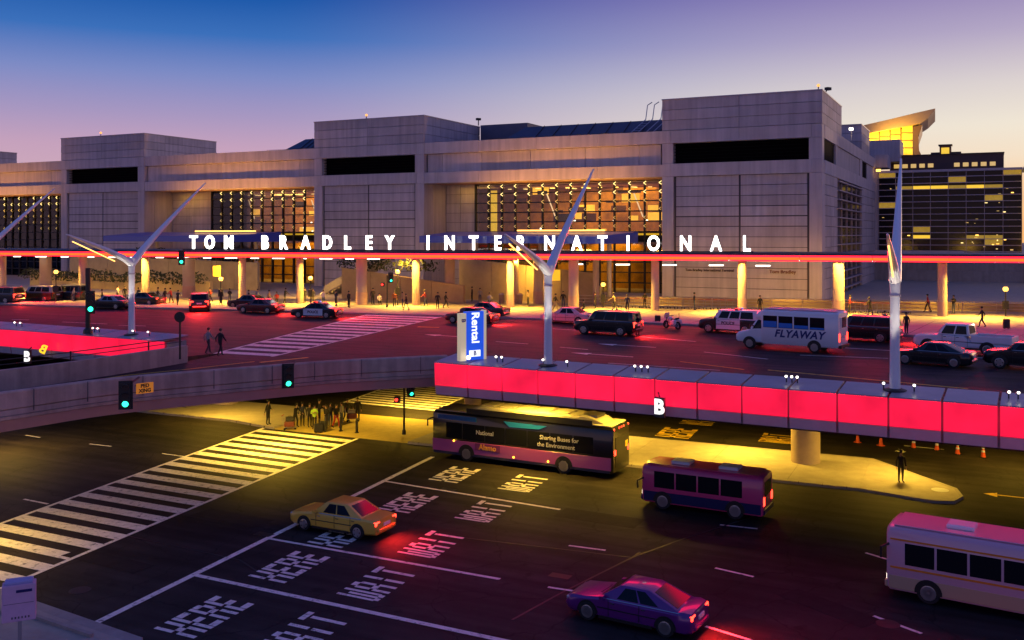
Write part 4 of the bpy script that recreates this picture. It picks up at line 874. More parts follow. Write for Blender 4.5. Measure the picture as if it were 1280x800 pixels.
# railing at the back of the sidewalk, right of centre
rt = thing('guard_railing', 'long pale railing at the back of the sidewalk right of centre', 'railing', (cl(20, 6).x, cl(20, 6).y, 6.15)); pale = mat('pale rail paint', (.55, .48, .36), .5)
rail_p = [cl(x, 6) for x in range(5, 62, 3)]
for h in (1.05, .7, .35): M().tube([(p.x, p.y, 6.15+h) for p in rail_p], .045, 6).done('rail', pale, rt)
for p in rail_p: M().tube([(p.x, p.y, 6.15), (p.x, p.y, 7.2)], .05, 6).done('post', pale, rt)
q = thing('barrier_wall', 'low warm lit kerb wall along the rear of the right sidewalk', 'wall', (cl(35, 8).x, cl(35, 8).y, 6.15))
for k in range(9): 
    a = cl(8+k*6, 8); b2 = cl(13.95+k*6, 8); c2, d2 = cl(13.95+k*6, 8.4), cl(8+k*6, 8.4); M().prism([a, b2, c2, d2], 6.15, 6.95).done('wall_panel', ochre, q)
# ---------------------------------------------------------------- lamps under the ramp and the upper road
def deck_lamp(x, y, z, e, label, col=(1, .60, .06), size=1.2, spread=150):
    t = thing('deck_lamp', label, 'lamp', (x, y, z), group='lamps under the upper road'); piece('housing', dark_metal, t, (x, y, z), (1.3, .4, .16)); piece('lens', lamp_amber, t, (x, y, z-.1), (1.1, .3, .04))
    lamp('AREA', (x, y, z-.16), e, col, size, .4, aim=(x, y, 0), spread=spread, parent=t)
for x, y, e, lb in ((-15.5, 63, 1250, 'amber lamp under the ramp above the waiting crowd'), (-7.5, 76, 1300, 'amber lamp under the deck above the far crosswalk'), (1, 56.5, 500, 'amber lamp under the deck over the front of the dark bus'), (7.5, 55, 500, 'amber lamp under the deck over the rear of the dark bus'), (6, 66, 700, 'amber lamp under the deck behind the dark bus'), (14.5, 61, 800, 'amber lamp under the deck near the round column'), (22.5, 55.5, 500, 'amber lamp under the deck above the island tip'), (31, 58, 350, 'amber lamp under the deck above the cones'), (-33, 62, 550, 'amber lamp under the deck far at left'), (-25.5, 42.2, 420, 'amber lamp under the near end of the ramp'), (-22, 72, 500, 'amber lamp under the deck left of the crowd')):
    deck_lamp(x, y, 5.1 if x != -15.5 else 4.9, e, lb)

# ---------------------------------------------------------------- vehicles
def paint(name, col, rough=.28, metal=.2): return mat('paint '+name, col, rough, metal, coat=.6)
p_black = paint('black', (.012, .012, .014)); p_white = paint('white', (.86, .80, .80), .35, 0); p_silver = paint('silver', (.32, .31, .33)); p_dark = paint('dark grey', (.035, .035, .04)); p_maroon = paint('maroon', (.16, .02, .02))
p_yellow = paint('yellow', (.85, .50, .06), .35, 0); p_purple = paint('violet', (.16, .02, .20)); p_pink = paint('magenta', (.70, .06, .20), .35, 0); p_navy = paint('navy', (.015, .02, .10)); p_brown = paint('brown', (.10, .04, .025)); p_mauve = paint('mauve', (.30, .07, .32), .35, 0)
head_on = mat('lit headlight', (.9, .9, .85), .2, em=(1, .9, .7), es=6); head_off = mat('headlight glass', (.55, .55, .55), .1, metal=.3); tail_on = mat('lit tail light', (.5, .02, .02), .3, em=(1, .03, .015), es=7); tail_off = mat('tail light glass', (.22, .008, .008), .2); amber_on = mat('lit marker light', (.8, .4, .05), .3, em=(1, .45, .03), es=5)
rim_m = mat('alloy rim', (.42, .40, .40), .3, metal=.8); chrome = mat('chrome trim', (.6, .6, .6), .15, metal=1)
def ring(x, hw, z0, z1, r=.12):
    pts = [(0, z0), (hw*.84, z0), (hw*.96, z0+r*.7), (hw, z0+(z1-z0)*.45), (hw*.985, z1-r*.8), (hw*.90, z1-.01), (hw*.5, z1+.012)]
    return [Vector((x, y, z)) for y, z in pts]+[Vector((x, 0, z1+.015))]+[Vector((x, -y, z)) for y, z in pts[:0:-1]]
def wheel(t, x, y, r, w=.22, spokes=5):
    s = 1 if y > 0 else -1; wo = M(); c = Vector((x, y, r))
    wo.tube([c-Vector((0, s*w/2, 0)), c-Vector((0, s*w/2-.02*s, 0)), c+Vector((0, s*(w/2-.03), 0)), c+Vector((0, s*w/2, 0))], [r*.93, r, r, r*.93], 20); o = wo.done('wheel', rubber, t, local=True, smooth=True)
    k = M(); k.tube([c+Vector((0, s*(w/2-.06), 0)), c+Vector((0, s*(w/2+.004), 0))], [r*.64, r*.66], 18)
    k.done('hub_shadow', black_m, o, local=True)
    q = M()
    for i in range(spokes):
        a = 2*math.pi*i/spokes; d = Vector((math.cos(a), 0, math.sin(a))); e = Vector((-d.z, 0, d.x)); b = c+Vector((0, s*(w/2+.012), 0))
        q.hexa([b+e*.05*r/.33, b-e*.05*r/.33, b+d*r*.6-e*.075*r/.33, b+d*r*.6+e*.075*r/.33]+[v+Vector((0, s*.02, 0)) for v in (b+e*.05*r/.33, b-e*.05*r/.33, b+d*r*.6-e*.075*r/.33, b+d*r*.6+e*.075*r/.33)])
    n = 20; outer = [c+Vector((math.cos(2*math.pi*i/n)*r*.68, s*(w/2+.012), math.sin(2*math.pi*i/n)*r*.68)) for i in range(n)]; inner = [c+Vector((math.cos(2*math.pi*i/n)*r*.57, s*(w/2+.02), math.sin(2*math.pi*i/n)*r*.57)) for i in range(n)]
    q.loft([outer, inner], caps=False); q.tube([c+Vector((0, s*w/2, 0)), c+Vector((0, s*(w/2+.04), 0))], r*.16, 8)
    q.done('rim', rim_m, o, local=True)
def arch(t, x, hw, r, s, m=None):
    q = M(); n = 12; R_ = r*1.17; a0 = -.12; c = Vector((x, s*(hw-.02), r*1.02))
    pts = [c+Vector((math.cos(a0+(math.pi-2*a0)*i/n)*R_, 0, math.sin(a0+(math.pi-2*a0)*i/n)*R_)) for i in range(n+1)]
    q.loft([pts, [p+Vector((0, s*.028, 0)) for p in pts]]); q.done('wheel_arch', m or black_m, t, local=True)
def quad_on(c4, s0, s1, t0, t1, off, th=.02):
    A, B_, C_, D = c4                       # base front, base rear, top rear, top front
    def pt(s, t): return (A.lerp(B_, s)).lerp(D.lerp(C_, s), t)
    n = (B_-A).cross(D-A).normalized(); 
    if n.dot(off) < 0: n = -n
    q = [pt(s0, t0), pt(s1, t0), pt(s1, t1), pt(s0, t1)]; return [p+n*.004-n*th for p in q]+[p+n*.010 for p in q]
def vehicle(name, label, cat, g, yaw, sp, group='cars on the upper roadway'):
    t = thing(name, label, cat, g, yaw, group); L, hw, cl_, H = sp['L'], sp['W']/2, sp.get('clear', .22), sp['H']; pm = sp['paint']; pm2 = sp.get('paint2', pm)
    zb, zh, zt = sp['belt'], sp['hood'], sp['deck']; c = sp['cab']; X = lambda f: L/2-f*L       # f: 0 front .. 1 rear
    st = [(0, .80, cl_+.14, zh-.22), (.012, .88, cl_+.06, zh-.12), (.05, .95, cl_, zh-.03), (.16, .99, cl_, zh+.01), (c[0], 1, cl_, (zh+zb)/2+.03), (c[0]+.08, 1, cl_, zb), ((c[0]+c[3])/2, 1, cl_, zb), (c[3]-.06, 1, cl_, zb), (min(c[3]+.01, .975), .995, cl_, zt), (.985, .94, cl_+.05, zt-.05), (1, .86, cl_+.14, zt-.16)]
    b = M(); b.loft([ring(X(f), hw*w, z0, z1) for f, w, z0, z1 in st]); bo = b.done('body', pm, t, local=True, smooth=True)
    wb, wt = hw*.93, hw*sp.get('tumble', .76); zr = H
    A = [X(c[0]), X(c[1]), X(c[2]), X(c[3])]
    f = M(); f.hexa([Vector((A[3], -wb, zb-.06)), Vector((A[0], -wb, zb-.06)), Vector((A[0], wb, zb-.06)), Vector((A[3], wb, zb-.06)), Vector((A[2], -wt, zr)), Vector((A[1], -wt, zr)), Vector((A[1], wt, zr)), Vector((A[2], wt, zr))]); f.done('cabin', pm2 if sp.get('roof2') else pm, t, local=True, bevel=.07, seg=2, smooth=True)
    for s in (1, -1):
        c4 = (Vector((A[0], s*wb, zb-.06)), Vector((A[3], s*wb, zb-.06)), Vector((A[2], s*wt, zr)), Vector((A[1], s*wt, zr))); off = Vector((0, s, 0))
        for s0, s1 in sp['wins']: M().hexa(quad_on(c4, s0, s1, .16, .86, off)).done('side_window', car_glass, t, local=True)
        for x in sp['doors']:
            M().box((X(x), s*hw*.997, (zb+cl_)/2+.06), (.015, .02, zb-cl_-.16)).done('door_seam', black_m, bo, local=True); M().box((X(x)-.16, s*hw*1.0, zb-.14), (.16, .04, .03)).done('handle', sp.get('handle', chrome), t, local=True)
        if sp.get('door_panel'):
            d0, d1 = sp['door_panel']; M().box((X((d0+d1)/2), s*hw*.99, (zb+cl_)/2+.03), ((d1-d0)*L, .045, zb-cl_-.12)).done('door', pm2, t, local=True)
            text('POLICE', .34, mat('police letter', (.01, .01, .02), .5), t, (X((d0+d1)/2), s*(hw*.99+.027), zb-.33), (-s, 0, 0), (0, 0, 1), .012, .01, local=True)
        M().box((A[0]-.28, s*(hw+.09), zb+.05), (.14, .2, .13)).done('mirror', pm, t, local=True)
        M().box((X(.49), s*hw*.985, cl_+.05), (L*.42, .05, .10)).done('sill', black_m, bo, local=True); M().tube([A[0]*Vector((1, 0, 0))+Vector((-.1, s*(wb+.012), zb-.02)), Vector((A[3]+.12, s*(wb+.012), zb-.02))], .016, 5).done('belt_trim', sp.get('trim', chrome), bo, local=True)
        M().box((X(.5), s*hw*1.003, (zb+cl_)/2+.02), (L*.46, .02, .035)).done('rub_strip', black_m, bo, local=True)
        M().tube([Vector((A[0]+.02, s*.42, zb-.01)), Vector((A[0]*.75+A[1]*.25, s*.05, zb*.75+zr*.25+.03))], .012, 4).done('wiper', black_m, bo, local=True)
        for x in sp['wheels']: wheel(t, X(x), s*(hw-.10), sp['wr'], .24, sp.get('spokes', 5)); arch(t, X(x), hw, sp['wr'], s)
        M().box((L/2-.10, s*hw*.66, zh-.2), (.16, hw*.42, .15)).done('headlight', head_on if sp.get('head') else head_off, t, local=True, bevel=.03)
        th = sp.get('tail_h', .17); M().box((-L/2+.09, s*hw*.74, zt-.14-th*.3), (.17, hw*.36, th)).done('tail_light', tail_on if sp.get('brake') else tail_off, t, local=True, bevel=.02)
    fr = (Vector((A[0], wb, zb-.06)), Vector((A[0], -wb, zb-.06)), Vector((A[1], -wt, zr)), Vector((A[1], wt, zr))); M().hexa(quad_on(fr, .08, .92, .14, .9, Vector((1, 0, .3)))).done('windshield', car_glass, t, local=True)
    re = (Vector((A[3], wb, zb-.06)), Vector((A[3], -wb, zb-.06)), Vector((A[2], -wt, zr)), Vector((A[2], wt, zr))); M().hexa(quad_on(re, .1, .9, .2, .88, Vector((-1, 0, .2)))).done('rear_window', car_glass, t, local=True)
    M().box((L/2-.0, 0, cl_+.24), (.14, hw*1.5, .2)).done('front_bumper', sp.get('bumper', pm), t, local=True, bevel=.05); M().box((-L/2+.0, 0, cl_+.24), (.14, hw*1.55, .2)).done('rear_bumper', sp.get('bumper', pm), t, local=True, bevel=.05)
    if sp.get('brake'):
        lo = lamp('AREA', (0, 0, 0), sp.get('glow', 320), (1, .02, .015), 1.3, .2, spread=120, name='brake_glow'); lo.parent = t; lo.location = (-L/2-.12, 0, zt-.1); lo.rotation_euler = Vector((-1, 0, -.9)).to_track_quat('-Z', 'Y').to_euler()
    M().box((L/2+.03, 0, zh-.28), (.06, hw*.9, .14)).done('grille', black_m, t, local=True); M().box((-L/2-.02, 0, zt-.3), (.05, .5, .14)).done('number_plate', white_m, t, local=True)
    if sp.get('bar'):
        M().box(((A[1]+A[2])/2+.15, 0, zr+.07), (.3, 1.15, .12)).done('light_bar', mat('light bar housing', (.05, .05, .09), .2), t, local=True)
        for y, m in ((.42, red_on), (-.42, mat('blue beacon', (.02, .05, .5), .3, em=(.1, .2, 1), es=.8))): M().box(((A[1]+A[2])/2+.15, y, zr+.085), (.31, .28, .1)).done('beacon', m, t, local=True)
    if sp.get('rails'):
        for s in (1, -1): M().tube([(A[1]-.2, s*wt*.93, zr+.03), (A[1]-.25, s*wt*.93, zr+.09), (A[2]+.25, s*wt*.93, zr+.09), (A[2]+.2, s*wt*.93, zr+.03)], .022, 6).done('roof_rail', chrome, t, local=True)
    if sp.get('bed'):
        x0, x1 = X(sp['bed']), -L/2+.02; zb0, zb1 = zt-.02, zb+.04
        for s in (1, -1): M().box(((x0+x1)/2, s*(hw-.08), (zb0+zb1)/2), (x0-x1, .13, zb1-zb0)).done('bed_side', pm, t, local=True, bevel=.03)
        M().box((x1+.04, 0, (zb0+zb1)/2-.06), (.09, hw*1.9, zb1-zb0+.1)).done('tailgate', pm, t, local=True, bevel=.02); M().box((x0-.04, 0, (zb0+zb1)/2), (.08, hw*1.8, zb1-zb0)).done('bed_front', pm, t, local=True)
        M().box(((x0+x1)/2, 0, zb0+.035), (x0-x1-.12, hw*1.78, .03)).done('bed_liner', black_m, t, local=True)
    return t
def spec(kind, pm, **k):
    d = dict(
      sedan=dict(L=4.8, W=1.84, H=1.45, belt=.94, hood=.86, deck=.96, cab=(.27, .42, .66, .86), wins=((.20, .47), (.50, .78)), doors=(.33, .54, .72), wheels=(.19, .80), wr=.33, clear=.2, tumble=.72),
      coupe=dict(L=4.6, W=1.84, H=1.42, belt=.93, hood=.84, deck=.98, cab=(.26, .44, .66, .93), wins=((.22, .50), (.53, .76)), doors=(.36, .60), wheels=(.19, .80), wr=.34, clear=.18, tumble=.70, spokes=9),
      suv=dict(L=5.1, W=2.0, H=1.9, belt=1.18, hood=1.10, deck=1.20, cab=(.24, .335, .955, .985), wins=((.115, .33), (.36, .58), (.61, .90)), doors=(.32, .51, .70), wheels=(.18, .78), wr=.39, clear=.28, tumble=.82, rails=True, tail_h=.42),
      pickup=dict(L=6.2, W=2.05, H=1.98, belt=1.26, hood=1.2, deck=.84, cab=(.25, .33, .565, .585), wins=((.10, .50), (.55, .92)), doors=(.31, .44, .565), wheels=(.16, .76), wr=.42, clear=.36, tumble=.84, bed=.595, tail_h=.3))[kind]
    d = dict(d); d['paint'] = pm; d.update(k); return d
def heading(px): f = max(0, min(1, (px-40)/1150)); return math.pi-math.radians(15+24*f)
def park(px, py, kind_name, label, cat, sp, dy=0., z=6.0, group='cars on the upper roadway'):
    g = G(px, py, z); return vehicle(kind_name, label, cat, g, heading(px)+dy, sp, group)
park(2, 379, 'suv', 'dark car cut off at the left edge with red rear light', 'car', spec('suv', p_dark, brake=True))
park(50, 377, 'suv', 'black and grey SUV at the left kerb, second car from the left', 'SUV', spec('suv', p_black, paint2=p_silver, roof2=True)); park(86, 376, 'suv', 'dark SUV just right of the grey roofed SUV at left', 'SUV', spec('suv', p_dark))
park(138, 386, 'sedan', 'dark sedan with pale windscreen left of the left pylon', 'sedan', spec('sedan', p_black, paint2=p_silver, roof2=True, head=True)); park(180, 381, 'sedan', 'dark green sedan right of the left pylon at the kerb', 'sedan', spec('sedan', paint('dark green', (.01, .03, .02)), brake=True))
park(250, 388, 'suv', 'brown SUV seen from behind with red tail lights below TOM', 'SUV', spec('suv', p_brown, brake=True), -.95)
park(326, 391, 'sedan', 'long dark sedan with red glow between brown SUV and patrol car', 'sedan', spec('sedan', p_maroon, brake=True)); park(312, 385, 'sedan', 'dark sedan at the kerb half hidden behind the maroon sedan', 'sedan', spec('sedan', p_dark))
park(396, 397, 'police_car', 'black police sedan with white doors beside the crosswalk', 'police car', spec('sedan', p_black, paint2=p_white, door_panel=(.30, .72), roof2=False, bar=True, brake=True), .12)
park(590, 404, 'sedan', 'maroon sedan with bright red tail lights behind the blue sign', 'sedan', spec('sedan', p_maroon, brake=True, tail_h=.26)); park(606, 396, 'sedan', 'dark car at the kerb behind the bright red tail lights', 'car', spec('sedan', p_dark))
park(710, 404, 'sedan', 'pale white sedan at the kerb behind the central pylon', 'sedan', spec('sedan', paint('pale', (.62, .50, .50), .3, 0)))
park(760, 418, 'suv', 'large black SUV with silver wheels right of the central pylon', 'SUV', spec('suv', p_black, brake=True, L=5.3))
park(915, 416, 'police_suv', 'black and white police SUV in front of the shuttle bus', 'police car', spec('suv', p_black, paint2=p_white, door_panel=(.31, .70), roof2=True, bar=True, rails=False))
park(1080, 426, 'suv', 'black SUV parked behind the white shuttle bus', 'SUV', spec('suv', p_black, brake=True, L=5.2))
park(1206, 441, 'pickup_truck', 'white crew cab pickup truck at the right kerb', 'pickup', spec('pickup', p_white, handle=black_m, brake=False, bumper=chrome))
park(1167, 456, 'coupe', 'black coupe in the lane beside the white pickup', 'car', spec('coupe', p_black, brake=False, head=True)); park(1292, 462, 'sedan', 'black car entering at the right edge, its front wheel visible', 'car', spec('suv', p_black, rails=False, H=1.6))
# lower road vehicles
LH = math.atan2(U.y, U.x)
def low(px, py, *a, **k): g = G(px, py); return vehicle(a[0], a[1], a[2], g, LH+k.get('dy', 0), a[3], 'vehicles on the lower road')
low(428, 662, 'taxi', 'yellow taxi crossing the stop line on the lower road', 'taxi', spec('sedan', p_yellow, glow=90, brake=True, L=5.0))
low(795, 775, 'sedan', 'violet sedan with red tail lights at the bottom edge', 'sedan', spec('coupe', p_purple, glow=120, brake=True, L=4.9), dy=-.07)

def box_ring(x, hw, z0, z1, r=.16):
    pts = [(0, z0), (hw-.06, z0), (hw, z0+.08), (hw, (z0+z1)/2), (hw-.01, z1-r), (hw-r*.35, z1-r*.3), (hw-r, z1)]
    return [Vector((x, y, z)) for y, z in pts]+[Vector((x, 0, z1+.04))]+[Vector((x, -y, z)) for y, z in pts[:0:-1]]
def bus_body(t, L, hw, z0, z1, m, name='body', x0=0., r=.16):
    q = M(); q.loft([box_ring(x0+L/2-.0, hw*.93, z0+.1, z1-.1, r), box_ring(x0+L/2-.12, hw, z0, z1, r), box_ring(x0-L/2+.1, hw, z0, z1, r), box_ring(x0-L/2, hw*.96, z0+.06, z1-.06, r)]); return q.done(name, m, t, local=True, smooth=True)
# transit bus standing at the stop line
g = G(660, 581); g = g+Vector((0, .3, 0)); tbus = thing('transit_bus', 'long black and purple city bus with pale roof units waiting under the parapet', 'bus', g, LH-.03, 'vehicles on the lower road')
L, hw = 12.2, 1.28
lowm = paint('bus purple', (.42, .08, .36), .35, 0)
bus_body(tbus, L, hw, .32, 2.95, p_black); M().box((.05, 0, .86), (L-.16, hw*2+.02, .74)).done('skirt_panel', lowm, tbus, local=True, bevel=.01); M().box((.05, 0, .42), (L-.3, hw*2+.015, .16)).done('lower_skirt', p_navy, tbus, local=True)
roofp = mat('pale bus roof', (.55, .50, .38), .55, var=.1, vs=2)
M().box((0, 0, 3.0), (L-.3, hw*1.86, .06)).done('roof_panel', roofp, tbus, local=True)
q = M(); rings = [(4.0, .72, .02), (3.5, .98, .22), (2.9, 1.06, .38), (-3.2, 1.06, .38), (-3.6, 1.02, .34), (-4.1, .96, .44), (-4.9, .92, .26), (-5.3, .8, .05)]
q.loft([[Vector((x, -w, 3.03)), Vector((x, -w*.98, 3.03+h*.8)), Vector((x, -w*.8, 3.03+h)), Vector((x, w*.8, 3.03+h)), Vector((x, w*.98, 3.03+h*.8)), Vector((x, w, 3.03))] for x, w, h in rings]); q.done('roof_fairing', roofp, tbus, local=True)
for k in range(5): M().box((2.4-k*1.25, 0, 3.43), (.9, 1.3, .07)).done('tank_cover', mat('bus roof hatch', (.62, .56, .42), .5), tbus, local=True, bevel=.02)
M().box((-4.4, .1, 3.40), (1.0, 1.2, .16)).done('cooling_unit', steel, tbus, local=True, bevel=.03)
for s in (1, -1):
    M().box((-.6, s*(hw*.98), 3.10), (8.4, .06, .34)).done('roof_side_panel', black_m, tbus, local=True)
    xs = [5.1, 3.9, 2.3, .9, -.6, -2.1, -3.6, -4.9]
    for a, b_ in zip(xs, xs[1:]): M().box(((a+b_)/2, s*(hw+.004), 1.83), (a-b_-.07, .02, .96)).done('side_window', car_glass, tbus, local=True)
    for x in (3.6, -3.0): wheel(tbus, x, s*(hw-.14), .48, .3, 8); arch(tbus, x, hw+.02, .48, s)
    M().box((4.3, s*(hw+.008), 2.62), (2.8, .02, .28)).done('blue_graphic', mat('blue bus graphic', (.01, .10, .42), .4), tbus, local=True); 
q = M(); q.hexa([Vector((.6, hw+.002, 2.4)), Vector((-1.4, hw+.002, 2.45)), Vector((-1.9, hw+.002, 2.68)), Vector((1.0, hw+.002, 2.72)), Vector((.6, hw+.018, 2.4)), Vector((-1.4, hw+.018, 2.45)), Vector((-1.9, hw+.018, 2.68)), Vector((1.0, hw+.018, 2.72))]); q.done('blue_graphic', mat('bright blue graphic', (.01, .16, .62), .4), tbus, local=True)
M().box((2.1, hw+.02, .98), (1.75, .02, .44)).done('advert_panel', mat('advert purple', (.20, .03, .16), .5), tbus, local=True); al = mat('orange advert print', (.9, .42, .05), .5)
text('Alamo', .46, al, tbus, (2.1, hw+.036, .98), (-1, 0, 0), (0, 0, 1), .012, .012, local=True)
wp_ = mat('grey white print', (.62, .60, .60), .5); text('National', .36, wp_, tbus, (2.3, hw+.022, 1.86), (-1, 0, 0), (0, 0, 1), .012, .004, local=True)
text('Sharing Buses for', .36, wp_, tbus, (-2.7, hw+.022, 2.0), (-1, 0, 0), (0, 0, 1), .012, .003, local=True); text('the Environment', .36, wp_, tbus, (-2.5, hw+.022, 1.58), (-1, 0, 0), (0, 0, 1), .012, .003, local=True)
M().box((L/2-.01, 0, 1.75), (.06, hw*1.7, 1.5)).done('windshield', car_glass, tbus, local=True); M().box((L/2-.04, 0, 2.72), (.08, hw*1.5, .26)).done('destination_display', black_m, tbus, local=True)
for s in (1, -1):
    M().box((L/2-.0, s*.95, .72), (.08, .34, .2)).done('headlight', head_on, tbus, local=True); M().sphere((L/2-.12, s*1.12, 2.86), .07).done('marker_light', amber_on, tbus, local=True); M().tube([(L/2-.05, s*1.2, 2.5), (L/2+.2, s*1.5, 2.4), (L/2+.2, s*1.5, 2.0)], .05, 6).done('mirror', black_m, tbus, local=True)
    M().box((-L/2, s*1.0, 1.5), (.06, .18, .3)).done('tail_light', tail_on, tbus, local=True)
for y in (-1.1, -.35, 0, .35, 1.1): M().sphere((-L/2+.03, y, 2.83), .07).done('marker_light', red_on, tbus, local=True)
for x in (4.5, .3, -2.0): M().sphere((x, hw+.03, .62 if x < 3 else 1.2), .06).done('marker_light', amber_on, tbus, local=True)
M().box((-L/2-.005, 0, 1.5), (.03, 1.9, 1.7)).done('engine_door', black_m, tbus, local=True); M().box((-L/2-.02, -.75, 1.75), (.03, .35, .35)).done('hazard_plate', mat('yellow plate', (.8, .55, .05), .5), tbus, local=True)

# white and magenta shuttles standing where the photograph smears moving ones
def shuttle_bus(label, g, yaw, L, hw, H, top, side, low_, glass_z, stripe, group='vehicles on the lower road'):
    t = thing('shuttle_bus', label, 'bus', g, yaw, group); bus_body(t, L, hw, .3, H, side, r=.22); M().box((0, 0, H+.02), (L-.5, hw*1.75, .05)).done('roof_panel', top, t, local=True, bevel=.02)
    M().box((0, 0, .62), (L-.2, hw*2+.02, .5)).done('lower_panel', low_, t, local=True, bevel=.01)
    for s in (1, -1):
        n = max(4, int(L/1.25))
        for k in range(n):
            x = L/2-.9-k*(L-1.6)/n; M().box((x-.3, s*(hw+.004), glass_z), ((L-1.6)/n-.09, .02, .82)).done('side_window', car_glass, t, local=True)
        for x in (L*.32, -L*.28): wheel(t, x, s*(hw-.12), .42, .28, 8); arch(t, x, hw+.02, .42, s)
        if stripe: M().box((0, s*(hw+.012), glass_z-.56), (L-.3, .02, .07)).done('stripe', stripe, t, local=True); M().box((0, s*(hw+.012), glass_z+.52), (L-.3, .02, .06)).done('stripe', stripe, t, local=True)
        M().box((L/2-.02, s*hw*.72, .75), (.08, .34, .2)).done('headlight', head_on, t, local=True); M().box((-L/2+.0, s*hw*.8, 1.0), (.06, .2, .4)).done('tail_light', tail_on, t, local=True); M().tube([(L/2-.1, s*hw*.95, H-.7), (L/2+.15, s*(hw+.22), H-.8), (L/2+.15, s*(hw+.22), H-1.2)], .05, 6).done('mirror', black_m, t, local=True)
    M().box((L/2-.02, 0, glass_z+.05), (.08, hw*1.6, 1.0)).done('windshield', car_glass, t, local=True); M().box((-L/2+.02, 0, glass_z+.05), (.08, hw*1.3, .7)).done('rear_window', car_glass, t, local=True); M().box((L/2, 0, .5), (.16, hw*1.9, .28)).done('front_bumper', low_, t, local=True, bevel=.04); M().box((-L/2, 0, .5), (.16, hw*1.9, .28)).done('rear_bumper', low_, t, local=True, bevel=.04)
    for k in range(2): M().box((L*.2-k*L*.4, 0, H+.12), (1.0, .9, .16)).done('roof_hatch', white_m, t, local=True, bevel=.04)
    return t
p_pinklit = paint('pink lit white', (.75, .40, .48), .35, 0); p_tan = paint('tan', (.60, .36, .22), .4, 0); st_o = mat('orange stripe', (.9, .25, .02), .4)  # pink light on the white bus is put into its body colour
g = G(1268, 770); shuttle_bus('white shuttle bus with orange stripe leaving the picture at lower right', g+Vector((.2, .6, 0)), LH-.12, 8.4, 1.15, 2.75, p_pinklit, p_pinklit, p_tan, 1.75, st_o)
g = G(885, 640); shuttle_bus('magenta and navy shuttle van following the dark bus', g+Vector((0, .4, 0)), LH-.03, 6.2, 1.0, 2.2, p_pink, p_pink, p_navy, 1.5, None)

# airport shuttle on the upper road
g = G(988, 437, 6); fa = thing('shuttle_bus', 'white cutaway shuttle lettered FLYAWAY with blue swoosh windows', 'bus', g, heading(988), 'cars on the upper roadway')
L, hw = 7.2, 1.12; pw = p_white
bus_body(fa, 5.3, hw, .42, 2.78, pw, 'body', -.95); q = M(); q.loft([ring(3.6, .88, .5, 1.0), ring(3.4, .95, .42, 1.15), ring(2.7, 1.0, .42, 1.32), ring(2.5, 1.0, .42, 1.45), ring(1.7, 1.0, .42, 1.5)]); q.done('bonnet', pw, fa, local=True, smooth=True)
q = M(); q.hexa([Vector((1.6, -.95, 1.3)), Vector((2.65, -.95, 1.3)), Vector((2.65, .95, 1.3)), Vector((1.6, .95, 1.3)), Vector((1.5, -.85, 2.2)), Vector((2.05, -.82, 2.15)), Vector((2.05, .82, 2.15)), Vector((1.5, .85, 2.2))]); q.done('cab', pw, fa, local=True, bevel=.05)
q = M(); q.loft([box_ring(1.7, hw*.9, 2.0, 2.76, .3), box_ring(2.15, hw*.75, 2.1, 2.5, .2)]); q.done('front_cap', pw, fa, local=True, smooth=True)
c4 = (Vector((2.65, .95, 1.3)), Vector((2.65, -.95, 1.3)), Vector((2.05, -.82, 2.15)), Vector((2.05, .82, 2.15))); M().hexa(quad_on(c4, .08, .92, .15, .92, Vector((1, 0, .4)))).done('windshield', car_glass, fa, local=True)
M().box((-.95, 0, 2.83), (5.0, hw*1.7, .05)).done('roof_panel', mat('pink glow roof', (.75, .42, .45), .5), fa, local=True, bevel=.02)  # pink tint from the red glow is put into the roof colour
swo = mat('blue swoosh film', (.02, .20, .65), .2)
for s in (1, -1):
    c4 = (Vector((2.65, s*.95, 1.3)), Vector((1.6, s*.95, 1.3)), Vector((1.5, s*.85, 2.2)), Vector((2.05, s*.82, 2.15))); M().hexa(quad_on(c4, .2, .95, .12, .85, Vector((0, s, 0)))).done('side_window', car_glass, fa, local=True)
    for k in range(4):
        x = 1.05-k*1.08; M().box((x, s*(hw+.004), 1.98), (.98, .02, .82)).done('side_window', car_glass, fa, local=True)
        q = M(); z = lambda xx: 1.95-.12*(1.5-xx)/1.1; q.prism([(x+.47, 0), (x-.47, 0), (x-.47, .02), (x+.47, .02)], 1.6, 1.6+max(.06, .42-.10*k)); bm = q.bm
        for v in bm.verts: v.co.y = v.co.y+s*(hw+.012) if s > 0 else -(v.co.y+hw+.012)
        q.done('swoosh', swo, fa, local=True)
    text('FLYAWAY', .70, mat('navy letter', (.02, .03, .16), .5), fa, (-.95, s*(hw+.018), 1.18), (-s, 0, 0), (0, 0, 1), .012, .022, shear=.25, space=1.1, local=True)
    for x, w_ in ((2.55, .95), (-2.0, 1.0)): wheel(fa, x, s*(hw*w_-.13), .40, .26, 8); arch(fa, x, hw*w_+.01, .40, s)
    M().box((3.52, s*.68, .92), (.12, .34, .2)).done('headlight', head_off, fa, local=True); M().box((-3.62, s*.9, 1.1), (.06, .16, .5)).done('tail_light', tail_on, fa, local=True); M().tube([(2.3, s*.95, 1.6), (2.4, s*1.35, 1.75), (2.4, s*1.35, 1.4)], .05, 6).done('mirror', black_m, fa, local=True)
M().box((-3.62, 0, 1.8), (.06, 1.3, 1.3)).done('rear_door', pw, fa, local=True, bevel=.02); M().box((-3.66, 0, 2.1), (.03, .9, .7)).done('rear_window', car_glass, fa, local=True); M().box((3.6, 0, .6), (.14, 1.7, .22)).done('front_bumper', chrome, fa, local=True); M().box((-3.68, 0, .5), (.2, 2.1, .2)).done('rear_bumper', dark_metal, fa, local=True); M().box((3.58, 0, .9), (.06, .9, .26)).done('grille', black_m, fa, local=True)

